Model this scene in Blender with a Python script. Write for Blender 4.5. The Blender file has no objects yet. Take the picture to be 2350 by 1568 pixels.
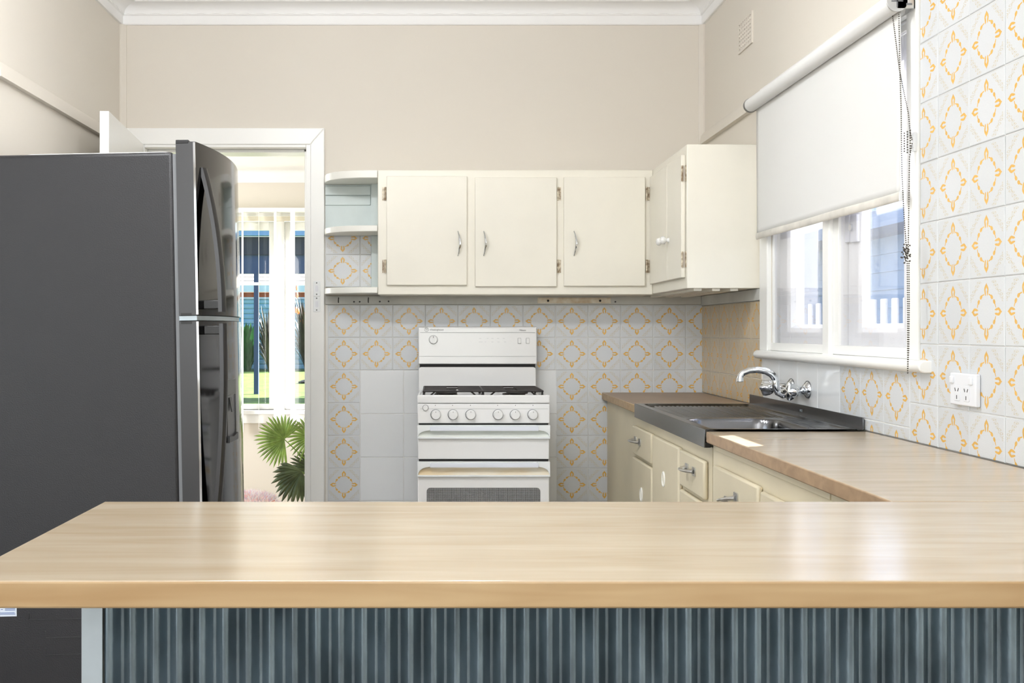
import bpy, math, random
from mathutils import Vector, Matrix
random.seed(7)
S = bpy.context.scene
COL = S.collection
PI = math.pi

# ------------------------------------------------------------------ camera, world, sun, window light, exposure
ZC = 1.19                      # eye height
F = 2400.0                     # focal length in pixels of the 2350 px frame
cam_d = bpy.data.cameras.new('camera')
cam_d.sensor_width = 36.0
cam_d.lens = 36.0 * F / 2350.0
cam_d.shift_x = 175.0 / 2350.0
cam_d.shift_y = -27.0 / 2350.0
cam_d.clip_start = 0.02
cam = bpy.data.objects.new('camera', cam_d)
cam.location = (0, 0, ZC)
cam.rotation_euler = (PI / 2, 0, 0)
COL.objects.link(cam)
S.camera = cam

SUN_DIR = Vector((-0.41, -0.20, -0.27)).normalized()
world = bpy.data.worlds.new('world')
S.world = world
world.use_nodes = True
wn, wl = world.node_tree.nodes, world.node_tree.links
bg = wn['Background']
sky = wn.new('ShaderNodeTexSky')
sky.sky_type = 'NISHITA'
sky.sun_disc = False
sky.sun_elevation = math.radians(31)
sky.sun_rotation = math.radians(64)
sky.dust_density = 1.5
wl.new(sky.outputs[0], bg.inputs[0])
bg.inputs[1].default_value = 0.24

sun_d = bpy.data.lights.new('sun', 'SUN')
sun_d.energy = 20.0
sun_d.angle = math.radians(0.6)
sun_d.color = (1.0, 0.95, 0.87)
sun = bpy.data.objects.new('sun', sun_d)
sun.rotation_euler = SUN_DIR.to_track_quat('-Z', 'Y').to_euler()
COL.objects.link(sun)


def area(name, loc, direction, sx, sy, watts, color=(1, 1, 1)):
    d = bpy.data.lights.new(name, 'AREA')
    d.shape = 'RECTANGLE'
    d.size, d.size_y, d.energy, d.color = sx, sy, watts, color
    o = bpy.data.objects.new(name, d)
    o.location = loc
    o.rotation_euler = Vector(direction).to_track_quat('-Z', 'Z').to_euler()
    COL.objects.link(o)
    return o


# daylight of the dining room windows behind the camera; added fill lamp for the back room
area('rear_window_daylight', (-0.7, -3.05, 1.62), (0, 1, 0.02), 3.0, 1.7, 24, (1.0, 0.985, 0.96))
area('left_window_daylight', (-3.05, 0.2, 1.55), (1, 0, 0.0), 2.6, 1.7, 22, (0.97, 0.985, 1.0))
area('back_room_fill', (-3.3, 7.0, 1.6), (1, 0, 0), 2.4, 1.5, 60, (1.0, 0.98, 0.95))

# unseen fill lamp added to brighten the upper walls, bounced off the ceiling
area('ceiling_bounce_fill', (-0.3, -0.6, 1.75), (0, 0.12, 1), 0.7, 0.7, 44, (1.0, 0.99, 0.98))

for lx in (-0.95, -0.5, -0.05):      # fill lamps added out of view (their batten fitting is built further down)
    d_ = bpy.data.lights.new('kitchen_fill_light', 'POINT')
    d_.energy, d_.shadow_soft_size, d_.color = 12.0, 0.06, (0.97, 0.985, 1.0)
    o_ = bpy.data.objects.new('kitchen_fill_light', d_)
    o_.location = (lx, 2.55, 2.56)
    COL.objects.link(o_)

S.view_settings.view_transform = 'Standard'
S.view_settings.look = 'None'
S.view_settings.gamma = 1.0
S.view_settings.use_curve_mapping = False
S.view_settings.exposure = 0.9
S.cycles.use_denoising = True
S.cycles.max_bounces = 10
S.cycles.diffuse_bounces = 5
S.cycles.transparent_max_bounces = 24
S.cycles.sample_clamp_indirect = 8.0
S.cycles.caustics_reflective = False
S.cycles.caustics_refractive = False

# ------------------------------------------------------------------ helpers


def X(px, y):
    return (px - 1000.0) / F * y


def Z(py, y):
    return ZC - (py - 757.0) / F * y


def lin(r, g, b):
    def f(c):
        c /= 255.0
        return c / 12.92 if c <= 0.04045 else ((c + 0.055) / 1.055) ** 2.4
    return (f(r), f(g), f(b), 1.0)


def mat(name, rgb, rough=0.5, metal=0.0, bump=0.0, bscale=60.0, var=0.0, vscale=3.0, coat=0.0, stretch=None, rgb2=None, spec=0.5, detail=4.0):
    m = bpy.data.materials.new(name)
    m.use_nodes = True
    n, l = m.node_tree.nodes, m.node_tree.links
    p = n['Principled BSDF']
    p.inputs['Base Color'].default_value = lin(*rgb)
    p.inputs['Roughness'].default_value = rough
    p.inputs['Metallic'].default_value = metal
    p.inputs['Specular IOR Level'].default_value = spec
    if coat:
        p.inputs['Coat Weight'].default_value = coat
        p.inputs['Coat Roughness'].default_value = 0.08
    if bump or var:
        tc = n.new('ShaderNodeTexCoord')
        mp = n.new('ShaderNodeMapping')
        if stretch:
            mp.inputs['Scale'].default_value = stretch
        l.new(tc.outputs['Object'], mp.inputs[0])
    if bump:
        nz = n.new('ShaderNodeTexNoise')
        nz.inputs['Scale'].default_value = bscale
        nz.inputs['Detail'].default_value = detail
        l.new(mp.outputs[0], nz.inputs[0])
        b = n.new('ShaderNodeBump')
        b.inputs['Strength'].default_value = bump
        b.inputs['Distance'].default_value = 0.002
        l.new(nz.outputs[0], b.inputs['Height'])
        l.new(b.outputs[0], p.inputs['Normal'])
    if var:
        nz2 = n.new('ShaderNodeTexNoise')
        nz2.inputs['Scale'].default_value = vscale
        nz2.inputs['Detail'].default_value = 6.0
        l.new(mp.outputs[0], nz2.inputs[0])
        mr = n.new('ShaderNodeMapRange')
        mr.inputs[1].default_value = 0.35
        mr.inputs[2].default_value = 0.65
        l.new(nz2.outputs[0], mr.inputs[0])
        mx = n.new('ShaderNodeMix')
        mx.data_type = 'RGBA'
        c2 = rgb2 or tuple(max(0, c * (1 - var)) for c in rgb)
        mx.inputs[6].default_value = lin(*rgb)
        mx.inputs[7].default_value = lin(*c2)
        l.new(mr.outputs[0], mx.inputs[0])
        l.new(mx.outputs[2], p.inputs['Base Color'])
    return m


class MB:
    """collects shapes and links them as one mesh object"""

    def __init__(s):
        s.v, s.f, s.sm, s.mi = [], [], [], []

    def add(s, vs, fs, smooth=False, mi=0):
        o = len(s.v)
        s.v += [tuple(p) for p in vs]
        for f in fs:
            s.f.append([i + o for i in f])
            s.sm.append(smooth)
            s.mi.append(mi)
        return s

    def box(s, x0, x1, y0, y1, z0, z1, mi=0):
        x0, x1 = sorted((x0, x1)); y0, y1 = sorted((y0, y1)); z0, z1 = sorted((z0, z1))
        vs = [(x, y, z) for z in (z0, z1) for y in (y0, y1) for x in (x0, x1)]
        return s.add(vs, [(0, 2, 3, 1), (4, 5, 7, 6), (0, 1, 5, 4), (2, 6, 7, 3), (0, 4, 6, 2), (1, 3, 7, 5)], False, mi)

    def prism(s, pts, axis, a, b, smooth=False, mi=0):
        """extrude a 2-D outline; axis 'x': pts=(y,z), 'y': pts=(x,z), 'z': pts=(x,y)"""
        def mk(p, t):
            return {'x': (t, p[0], p[1]), 'y': (p[0], t, p[1]), 'z': (p[0], p[1], t)}[axis]
        n = len(pts)
        vs = [mk(p, a) for p in pts] + [mk(p, b) for p in pts]
        o = len(s.v)
        s.add(vs, [tuple(range(n))[::-1], tuple(range(n, 2 * n))], False, mi)
        s.f[-1] = [o + n + i for i in range(n)]
        for i in range(n):
            j = (i + 1) % n
            s.f.append([o + i, o + j, o + n + j, o + n + i])
            s.sm.append(smooth)
            s.mi.append(mi)
        return s

    def tube(s, pts, r, n=8, mi=0, caps=True, smooth=True, flat=1.0):
        pts = [Vector(p) for p in pts]
        rs = r if isinstance(r, (list, tuple)) else [r] * len(pts)
        o = len(s.v)
        up = None
        for i, p in enumerate(pts):
            t = (pts[min(i + 1, len(pts) - 1)] - pts[max(i - 1, 0)]).normalized()
            if up is None:
                up = Vector((0, 0, 1)) if abs(t.z) < 0.9 else Vector((0, 1, 0))
            sd = t.cross(up).normalized()
            up = sd.cross(t).normalized()
            for k in range(n):
                a = 2 * PI * k / n
                s.v.append(tuple(p + sd * math.cos(a) * rs[i] + up * math.sin(a) * rs[i] * flat))
        for i in range(len(pts) - 1):
            for k in range(n):
                k2 = (k + 1) % n
                s.f.append([o + i * n + k, o + i * n + k2, o + (i + 1) * n + k2, o + (i + 1) * n + k])
                s.sm.append(smooth); s.mi.append(mi)
        if caps:
            s.f.append([o + k for k in range(n)][::-1]); s.sm.append(False); s.mi.append(mi)
            e = o + (len(pts) - 1) * n
            s.f.append([e + k for k in range(n)]); s.sm.append(False); s.mi.append(mi)
        return s

    def lathe(s, prof, c, axis=(0, 0, 1), n=20, mi=0):
        """prof = (radius, distance along axis)"""
        ax = Vector(axis).normalized()
        u = ax.orthogonal().normalized()
        w = ax.cross(u)
        c = Vector(c)
        o = len(s.v)
        for r, h in prof:
            for k in range(n):
                a = 2 * PI * k / n
                s.v.append(tuple(c + ax * h + (u * math.cos(a) + w * math.sin(a)) * max(r, 1e-5)))
        for i in range(len(prof) - 1):
            for k in range(n):
                k2 = (k + 1) % n
                s.f.append([o + i * n + k, o + i * n + k2, o + (i + 1) * n + k2, o + (i + 1) * n + k])
                s.sm.append(True); s.mi.append(mi)
        s.f.append([o + k for k in range(n)][::-1]); s.sm.append(False); s.mi.append(mi)
        e = o + (len(prof) - 1) * n
        s.f.append([e + k for k in range(n)]); s.sm.append(False); s.mi.append(mi)
        return s

    def ball(s, c, r, n=8, m=6, mi=0, sc=(1, 1, 1)):
        o = len(s.v)
        for i in range(m + 1):
            t = PI * i / m
            for k in range(n):
                a = 2 * PI * k / n
                s.v.append((c[0] + r * sc[0] * max(math.sin(t), 1e-4) * math.cos(a), c[1] + r * sc[1] * max(math.sin(t), 1e-4) * math.sin(a), c[2] + r * sc[2] * math.cos(t)))
        for i in range(m):
            for k in range(n):
                k2 = (k + 1) % n
                s.f.append([o + i * n + k, o + (i + 1) * n + k, o + (i + 1) * n + k2, o + i * n + k2])
                s.sm.append(True); s.mi.append(mi)
        return s

    def grid(s, nx, ny, fn, smooth=True, mi=0):
        o = len(s.v)
        for j in range(ny + 1):
            for i in range(nx + 1):
                s.v.append(tuple(fn(i / nx, j / ny)))
        for j in range(ny):
            for i in range(nx):
                a = o + j * (nx + 1) + i
                s.f.append([a, a + 1, a + nx + 2, a + nx + 1])
                s.sm.append(smooth); s.mi.append(mi)
        return s

    def mesh(s, name, mats, sharp=None):
        me = bpy.data.meshes.new(name)
        me.from_pydata(s.v, [], s.f)
        for m in (mats if isinstance(mats, (list, tuple)) else [mats]):
            me.materials.append(m)
        me.polygons.foreach_set('use_smooth', s.sm)
        me.polygons.foreach_set('material_index', s.mi)
        me.update()
        if sharp is not None:
            me.set_sharp_from_angle(angle=math.radians(sharp))
        return me

    def build(s, name, mats, parent=None, bevel=0.0, seg=2, sharp=40, kind=None):
        me = s.mesh(name, mats, sharp)
        o = bpy.data.objects.new(name, me)
        COL.objects.link(o)
        if parent is not None:
            attach(o, parent)
        if bevel:
            b = o.modifiers.new('bevel', 'BEVEL')
            b.width, b.segments, b.limit_method, b.angle_limit = bevel, seg, 'ANGLE', math.radians(40)
        if kind:
            o['kind'] = kind
        return o


def wloc(o):
    v = Vector((0, 0, 0))
    while o is not None:
        v += Vector(o.location)
        o = o.parent if False else None
    return v


BASE = {}


def attach(o, parent):
    """parent o, keeping the world coordinates it was modelled in (parents are modelled unrotated)"""
    o.parent = parent
    o.matrix_parent_inverse = Matrix.Translation(-BASE.get(parent.name, Vector((0, 0, 0))))


def tag(o, label, cat, group=None, kind=None):
    o['label'] = label
    o['category'] = cat
    if group:
        o['group'] = group
    if kind:
        o['kind'] = kind
    return o


def thing(name, label, cat, loc, group=None):
    o = bpy.data.objects.new(name, None)
    o.empty_display_size = 0.05
    o.location = loc
    COL.objects.link(o)
    BASE[o.name] = Vector(loc)
    return tag(o, label, cat, group)


def struct(o, label=None):
    o['kind'] = 'structure'
    if label:
        o['label'] = label
    return o


def sgroup(name, label=None, loc=(0, 0, 0)):
    o = bpy.data.objects.new(name, None)
    o.location = loc
    COL.objects.link(o)
    BASE[o.name] = Vector(loc)
    return struct(o, label)


def text(name, body, size, loc, m, parent, rot=(PI / 2, 0, 0), shear=0.0, extrude=0.0003, align='LEFT', xs=1.0):
    cu = bpy.data.curves.new(name, 'FONT')
    cu.body, cu.size, cu.shear, cu.extrude, cu.align_x = body, size, shear, extrude, align
    t = bpy.data.objects.new(name, cu)
    COL.objects.link(t)
    dg = bpy.context.evaluated_depsgraph_get()
    me = bpy.data.meshes.new_from_object(t.evaluated_get(dg))
    bpy.data.objects.remove(t)
    me.transform(Matrix.Translation(loc) @ Matrix.Rotation(rot[2], 4, 'Z') @ Matrix.Rotation(rot[0], 4, 'X') @ Matrix.Diagonal((xs, 1, 1, 1)))
    me.materials.clear()
    me.materials.append(m)
    o = bpy.data.objects.new(name, me)
    COL.objects.link(o)
    attach(o, parent)
    return o


def rrect(x0, x1, y0, y1, r, n=5):
    pts = []
    for cx, cy, a0 in ((x1 - r, y1 - r, 0), (x0 + r, y1 - r, 90), (x0 + r, y0 + r, 180), (x1 - r, y0 + r, 270)):
        for k in range(n + 1):
            a = math.radians(a0 + 90 * k / n)
            pts.append((cx + r * math.cos(a), cy + r * math.sin(a)))
    return pts


# ------------------------------------------------------------------ materials
M = {}
M['wall'] = mat('wall_paint', (219, 213, 203), 0.75, bump=0.08, bscale=140)
M['white'] = mat('white_gloss_paint', (240, 240, 238), 0.32, bump=0.05, bscale=35)
M['ceiling'] = mat('ceiling_paint', (240, 240, 240), 0.8)
M['floor'] = mat('vinyl_floor', (158, 150, 140), 0.5, var=0.2, vscale=4)
M['cream'] = mat('cream_enamel', (237, 233, 221), 0.36, bump=0.05, bscale=45, var=0.03, vscale=2.5)
M['cream_base'] = mat('cream_enamel_old', (214, 203, 176), 0.4, bump=0.06, bscale=45, var=0.05, vscale=3)
M['batten'] = mat('grey_white_paint', (206, 207, 203), 0.5, bump=0.1, bscale=30, var=0.08, vscale=6)
M['niche'] = mat('pale_blue_paint', (205, 216, 216), 0.4, bump=0.06, bscale=30, var=0.06, vscale=5)
M['shelf'] = mat('shelf_paint', (240, 239, 233), 0.35)
M['chrome'] = mat('chrome', (225, 228, 232), 0.06, 1.0)
M['pull'] = mat('satin_chrome', (205, 205, 204), 0.28, 1.0)
M['steel'] = mat('stainless', (118, 119, 122), 0.2, 1.0, bump=0.05, bscale=30, stretch=(1, 30, 30))
M['steel_bright'] = mat('zinc_strip', (196, 208, 216), 0.38, 0.75, bump=0.05, bscale=25, var=0.1, vscale=7)
M['galv'] = mat('corrugated_galvanised', (134, 151, 161), 0.25, 0.85, bump=0.2, bscale=90, var=0.25, vscale=28, stretch=(1, 1, 0.35))
M['black'] = mat('black_gap', (16, 15, 15), 0.6)
M['dark'] = mat('dark_iron', (48, 42, 40), 0.45, 0.3, bump=0.3, bscale=120, var=0.35, vscale=25)
M['enamel'] = mat('white_enamel', (234, 234, 234), 0.16, coat=0.3)
M['plastic'] = mat('white_plastic', (234, 237, 238), 0.35)
M['scoop'] = mat('handle_scoop', (232, 235, 228), 0.45)
M['scoop_stain'] = mat('handle_scoop_stained', (238, 234, 222), 0.5, var=0.3, vscale=9, rgb2=(226, 206, 170), stretch=(0.5, 1, 3))
M['bar'] = mat('handle_bar', (226, 230, 240), 0.3)
M['fridge'] = mat('fridge_leathergrain', (37, 37, 40), 0.42, bump=0.5, bscale=260, detail=2)
M['fridge_side'] = mat('brushed_dark_steel', (84, 84, 86), 0.33, 1.0, bump=0.06, bscale=60, stretch=(30, 30, 1))
M['fridge_front'] = mat('gloss_dark_steel', (74, 74, 76), 0.09, 1.0)
M['gasket'] = mat('grey_gasket', (120, 122, 126), 0.4, 0.4)
M['fridge_dark'] = mat('fridge_dark_plastic', (34, 34, 36), 0.3)
M['blind'] = mat('blind_cloth', (222, 222, 221), 0.85, bump=0.05, bscale=300)
M['hem'] = mat('blind_hem', (224, 220, 212), 0.85, var=0.1, vscale=10)
M['bead'] = mat('chain_bead', (90, 86, 80), 0.3, 0.8)
M['clear'] = mat('clear_plastic', (232, 234, 236), 0.15)
M['socket'] = mat('socket_plastic', (226, 228, 233), 0.3)
M['grout'] = mat('grout', (230, 228, 224), 0.85)
M['tile_white'] = mat('plain_white_glaze', (226, 228, 230), 0.1, bump=0.03, bscale=6, coat=0.3)
M['print'] = mat('grey_print', (150, 150, 152), 0.5)
M['blue_print'] = mat('blue_print', (70, 100, 160), 0.5)
M['ink'] = mat('dark_print', (70, 70, 72), 0.5)
M['paper'] = mat('label_paper', (225, 234, 246), 0.5)
M['rust'] = mat('chipped_paint', (236, 230, 216), 0.5, var=0.5, vscale=30, rgb2=(212, 194, 166))
M['hinge'] = mat('painted_hinge', (222, 212, 190), 0.4, 0.1, var=0.5, vscale=70, rgb2=(128, 106, 82))
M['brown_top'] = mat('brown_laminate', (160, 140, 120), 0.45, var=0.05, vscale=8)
M['carpet'] = mat('back_room_carpet', (190, 178, 160), 0.95)
M['leaf'] = mat('palm_leaf', (166, 200, 98), 0.4, var=0.3, vscale=14)
M['leaf_dark'] = mat('palm_leaf_dark', (92, 108, 70), 0.45, var=0.3, vscale=14)
M['stem'] = mat('palm_stem', (120, 150, 66), 0.5)
M['pot'] = mat('pot_glaze', (206, 198, 186), 0.5)
M['soil'] = mat('soil', (60, 48, 38), 0.9)
M['pink'] = mat('pink_fluff', (252, 238, 236), 0.95, var=0.3, vscale=9, rgb2=(246, 186, 178))
M['fluff'] = mat('white_fluff', (250, 248, 248), 0.95)
M['lilac'] = mat('lilac_fluff', (228, 212, 232), 0.95)
M['navy'] = mat('navy_steel', (28, 62, 108), 0.4)
M['navy_dark'] = mat('navy_dark', (24, 34, 58), 0.5)
M['blue_light'] = mat('pale_blue_gutter', (120, 160, 210), 0.4)
M['brick'] = mat('red_brick', (168, 78, 48), 0.8)
M['roof_tile'] = mat('pale_roof_tile', (188, 178, 166), 0.8)
M['fence'] = mat('blue_fence_sheet', (140, 184, 206), 0.5)
M['lawn'] = mat('lawn', (104, 134, 48), 0.9, var=0.3, vscale=8)
M['flax'] = mat('flax_leaf', (70, 66, 56), 0.45, var=0.4, vscale=8)
M['shrub'] = mat('shrub_leaf', (34, 96, 42), 0.35)
M['orange'] = mat('orange_flower', (232, 120, 40), 0.5)
M['weather'] = mat('weatherboard', (112, 142, 182), 0.55)
M['weather_dark'] = mat('eave_blue', (80, 108, 146), 0.5)
M['out_white'] = mat('outdoor_white', (196, 204, 216), 0.5)
M['paving'] = mat('paving', (112, 114, 116), 0.9)
M['slat'] = mat('vertical_blind_slat', (246, 246, 244), 0.7)
M['pelmet'] = mat('cream_pelmet', (244, 236, 220), 0.6)
M['fan'] = M['print']


def wood_mat(name, a, b, rough):
    m = bpy.data.materials.new(name)
    m.use_nodes = True
    n, l = m.node_tree.nodes, m.node_tree.links
    p = n['Principled BSDF']
    tc = n.new('ShaderNodeTexCoord')
    mp = n.new('ShaderNodeMapping')
    l.new(tc.outputs['Object'], mp.inputs[0])
    mp.inputs['Scale'].default_value = (1.3, 11.0, 14.0)
    nz = n.new('ShaderNodeTexNoise')
    nz.inputs['Scale'].default_value = 2.2
    nz.inputs['Detail'].default_value = 2.5
    nz.inputs['Distortion'].default_value = 0.6
    l.new(mp.outputs[0], nz.inputs[0])
    mr = n.new('ShaderNodeMapRange')
    mr.inputs[1].default_value, mr.inputs[2].default_value = 0.32, 0.7
    l.new(nz.outputs[0], mr.inputs[0])
    mx = n.new('ShaderNodeMix')
    mx.data_type = 'RGBA'
    mx.inputs[6].default_value, mx.inputs[7].default_value = lin(*a), lin(*b)
    l.new(mr.outputs[0], mx.inputs[0])
    l.new(mx.outputs[2], p.inputs['Base Color'])
    p.inputs['Roughness'].default_value = rough
    p.inputs['IOR'].default_value = 1.8 if rough < 0.3 else 1.5
    return m


M['wood'] = wood_mat('maple_laminate', (187, 172, 150), (174, 155, 128), 0.19)
M['wood_edge'] = wood_mat('maple_edge', (178, 152, 114), (154, 122, 82), 0.4)
M['wood_edge_brown'] = wood_mat('worktop_edge_brown', (164, 136, 106), (142, 116, 90), 0.4)


def glass_mat(name, tint, haze):
    m = bpy.data.materials.new(name)
    m.use_nodes = True
    n, l = m.node_tree.nodes, m.node_tree.links
    n.remove(n['Principled BSDF'])
    out = n['Material Output']
    tr = n.new('ShaderNodeBsdfTransparent')
    tr.inputs[0].default_value = tint
    gl = n.new('ShaderNodeBsdfGlossy')
    gl.inputs['Roughness'].default_value = 0.02
    lw = n.new('ShaderNodeLayerWeight')
    lw.inputs[0].default_value = 0.5
    pw = n.new('ShaderNodeMath')
    pw.operation = 'POWER'
    pw.inputs[1].default_value = 5.0
    l.new(lw.outputs['Facing'], pw.inputs[0])
    fr = n.new('ShaderNodeMath')          # thin-pane reflectance after Schlick
    fr.operation = 'MULTIPLY_ADD'
    fr.inputs[1].default_value, fr.inputs[2].default_value = 0.9, 0.03
    l.new(pw.outputs[0], fr.inputs[0])
    mx = n.new('ShaderNodeMixShader')
    l.new(fr.outputs[0], mx.inputs[0])
    l.new(tr.outputs[0], mx.inputs[1])
    l.new(gl.outputs[0], mx.inputs[2])
    last = mx
    if haze:
        df = n.new('ShaderNodeBsdfDiffuse')
        df.inputs[0].default_value = lin(225, 228, 232)
        tl = n.new('ShaderNodeBsdfTranslucent')
        tl.inputs[0].default_value = lin(225, 228, 232)
        ad = n.new('ShaderNodeMixShader')
        ad.inputs[0].default_value = 0.5
        l.new(df.outputs[0], ad.inputs[1])
        l.new(tl.outputs[0], ad.inputs[2])
        tc = n.new('ShaderNodeTexCoord')
        nz = n.new('ShaderNodeTexNoise')
        nz.inputs['Scale'].default_value = 420
        l.new(tc.outputs['Object'], nz.inputs[0])
        mr = n.new('ShaderNodeMapRange')
        mr.inputs[1].default_value, mr.inputs[2].default_value = 0.3, 0.7
        mr.inputs[3].default_value, mr.inputs[4].default_value = haze * 0.6, haze * 1.4
        l.new(nz.outputs[0], mr.inputs[0])
        m2 = n.new('ShaderNodeMixShader')
        l.new(mr.outputs[0], m2.inputs[0])
        l.new(mx.outputs[0], m2.inputs[1])
        l.new(ad.outputs[0], m2.inputs[2])
        last = m2
    l.new(last.outputs[0], out.inputs[0])
    return m


M['glass'] = glass_mat('window_glass', (0.97, 0.98, 1, 1), 0)
M['screen'] = glass_mat('flyscreen_mesh', (0.98, 0.98, 1, 1), 0.028)


def deco_tile_mat(name, base, leaf, leaf2, scroll):
    """glazed tile: ring of four tulips and eight comma leaves, beige scrolls across the corners"""
    m = bpy.data.materials.new(name)
    m.use_nodes = True
    n, l = m.node_tree.nodes, m.node_tree.links
    p = n['Principled BSDF']

    def mt(op, a, b=None, c=None):
        q = n.new('ShaderNodeMath')
        q.operation = op
        for i, v in enumerate((a, b, c)):
            if v is None:
                continue
            if isinstance(v, (int, float)):
                q.inputs[i].default_value = v
            else:
                l.new(v, q.inputs[i])
        return q.outputs[0]

    def step(v, a, b):          # 1 where v<a, 0 where v>b
        r = n.new('ShaderNodeMapRange')
        r.interpolation_type = 'SMOOTHSTEP'
        r.inputs[1].default_value, r.inputs[2].default_value = a, b
        r.inputs[3].default_value, r.inputs[4].default_value = 1.0, 0.0
        l.new(v, r.inputs[0])
        return r.outputs[0]
    uv = n.new('ShaderNodeUVMap')
    nzw = n.new('ShaderNodeTexNoise')
    nzw.inputs['Scale'].default_value = 14
    l.new(uv.outputs[0], nzw.inputs[0])
    wob = n.new('ShaderNodeVectorMath')
    wob.operation = 'MULTIPLY_ADD'
    l.new(nzw.outputs['Color'], wob.inputs[0])
    wob.inputs[1].default_value = (0.012, 0.012, 0)
    l.new(uv.outputs[0], wob.inputs[2])
    sp = n.new('ShaderNodeSeparateXYZ')
    l.new(wob.outputs[0], sp.inputs[0])
    ax = mt('ABSOLUTE', mt('SUBTRACT', sp.outputs[0], 0.506))
    ay = mt('ABSOLUTE', mt('SUBTRACT', sp.outputs[1], 0.506))
    x = mt('MAXIMUM', ax, ay)
    y = mt('MINIMUM', ax, ay)

    def ell(cx, cy, ang, a, b):
        c, s_ = math.cos(ang), math.sin(ang)
        dx, dy = mt('SUBTRACT', x, cx), mt('SUBTRACT', y, cy)
        u = mt('DIVIDE', mt('ADD', mt('MULTIPLY', dx, c), mt('MULTIPLY', dy, s_)), a)
        v = mt('DIVIDE', mt('SUBTRACT', mt('MULTIPLY', dy, c), mt('MULTIPLY', dx, s_)), b)
        return mt('ADD', mt('MULTIPLY', u, u), mt('MULTIPLY', v, v))
    d = ell(0.305, 0.037, 0.16, 0.070, 0.019)
    d = mt('MINIMUM', d, ell(0.366, 0.026, -0.55, 0.058, 0.022))
    d = mt('MINIMUM', d, ell(0.398, 0.0, 0.0, 0.034, 0.013))
    d = mt('MINIMUM', d, ell(0.220, 0.150, -0.9, 0.040, 0.029))
    d = mt('MINIMUM', d, ell(0.250, 0.100, -1.2, 0.044, 0.011))
    lf = step(d, 0.75, 1.15)
    t = mt('ABSOLUTE', mt('SUBTRACT', ax, ay))
    q = mt('SUBTRACT', mt('ADD', ax, ay), 0.655)
    tt = mt('MULTIPLY', mt('SUBTRACT', mt('FRACT', mt('DIVIDE', t, 0.105)), 0.5), 0.105)

    def leafring(off, ang, a_, b_):
        c, s_ = math.cos(ang), math.sin(ang)
        qq = mt('SUBTRACT', q, off)
        u = mt('DIVIDE', mt('ADD', mt('MULTIPLY', tt, c), mt('MULTIPLY', qq, s_)), a_)
        v = mt('DIVIDE', mt('SUBTRACT', mt('MULTIPLY', qq, c), mt('MULTIPLY', tt, s_)), b_)
        return mt('ABSOLUTE', mt('SUBTRACT', mt('ADD', mt('MULTIPLY', u, u), mt('MULTIPLY', v, v)), 1.0))
    s1 = mt('MINIMUM', leafring(0.018, 0.75, 0.055, 0.022), leafring(-0.034, -0.5, 0.038, 0.016))
    sc_ = mt('MULTIPLY', step(s1, 0.22, 0.5), step(x, 0.465, 0.48))
    oi = n.new('ShaderNodeObjectInfo')
    nz = n.new('ShaderNodeTexNoise')
    nz.inputs['Scale'].default_value = 70
    nz.inputs['Detail'].default_value = 3
    l.new(uv.outputs[0], nz.inputs[0])
    nf = n.new('ShaderNodeTexNoise')
    nf.inputs['Scale'].default_value = 24
    l.new(uv.outputs[0], nf.inputs[0])

    def mix(f, a, b):
        q2 = n.new('ShaderNodeMix')
        q2.data_type = 'RGBA'
        for i, v in ((0, f), (6, a), (7, b)):
            if isinstance(v, tuple):
                q2.inputs[i].default_value = v
            elif isinstance(v, (int, float)):
                q2.inputs[i].default_value = v
            else:
                l.new(v, q2.inputs[i])
        return q2.outputs[2]
    dk = tuple(c * 0.86 for c in base)
    b0 = mix(mt('MULTIPLY', nz.outputs[0], 0.55), lin(*base), lin(*dk))
    b1 = mix(mt('MULTIPLY', oi.outputs['Random'], 0.25), b0, lin(*dk))
    c1 = mix(mt('MULTIPLY', sc_, 0.8), b1, lin(*scroll))
    c2 = mix(lf, c1, mix(nf.outputs[0], lin(*leaf), lin(*leaf2)))
    l.new(c2, p.inputs['Base Color'])
    p.inputs['Roughness'].default_value = 0.14
    h = mt('ADD', mt('ADD', mt('MULTIPLY', lf, -0.8), mt('MULTIPLY', sc_, 1.0)), mt('MULTIPLY', nz.outputs[0], 0.7))
    bp = n.new('ShaderNodeBump')
    bp.inputs['Strength'].default_value = 0.35
    bp.inputs['Distance'].default_value = 0.0016
    l.new(h, bp.inputs['Height'])
    l.new(bp.outputs[0], p.inputs['Normal'])
    return m


M['tile'] = deco_tile_mat('flower_ring_glaze', (217, 220, 223), (226, 180, 92), (208, 158, 70), (196, 182, 148))
M['tile_tan'] = deco_tile_mat('tan_flower_ring_glaze', (206, 188, 158), (226, 172, 78), (206, 156, 66), (190, 164, 118))


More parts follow.
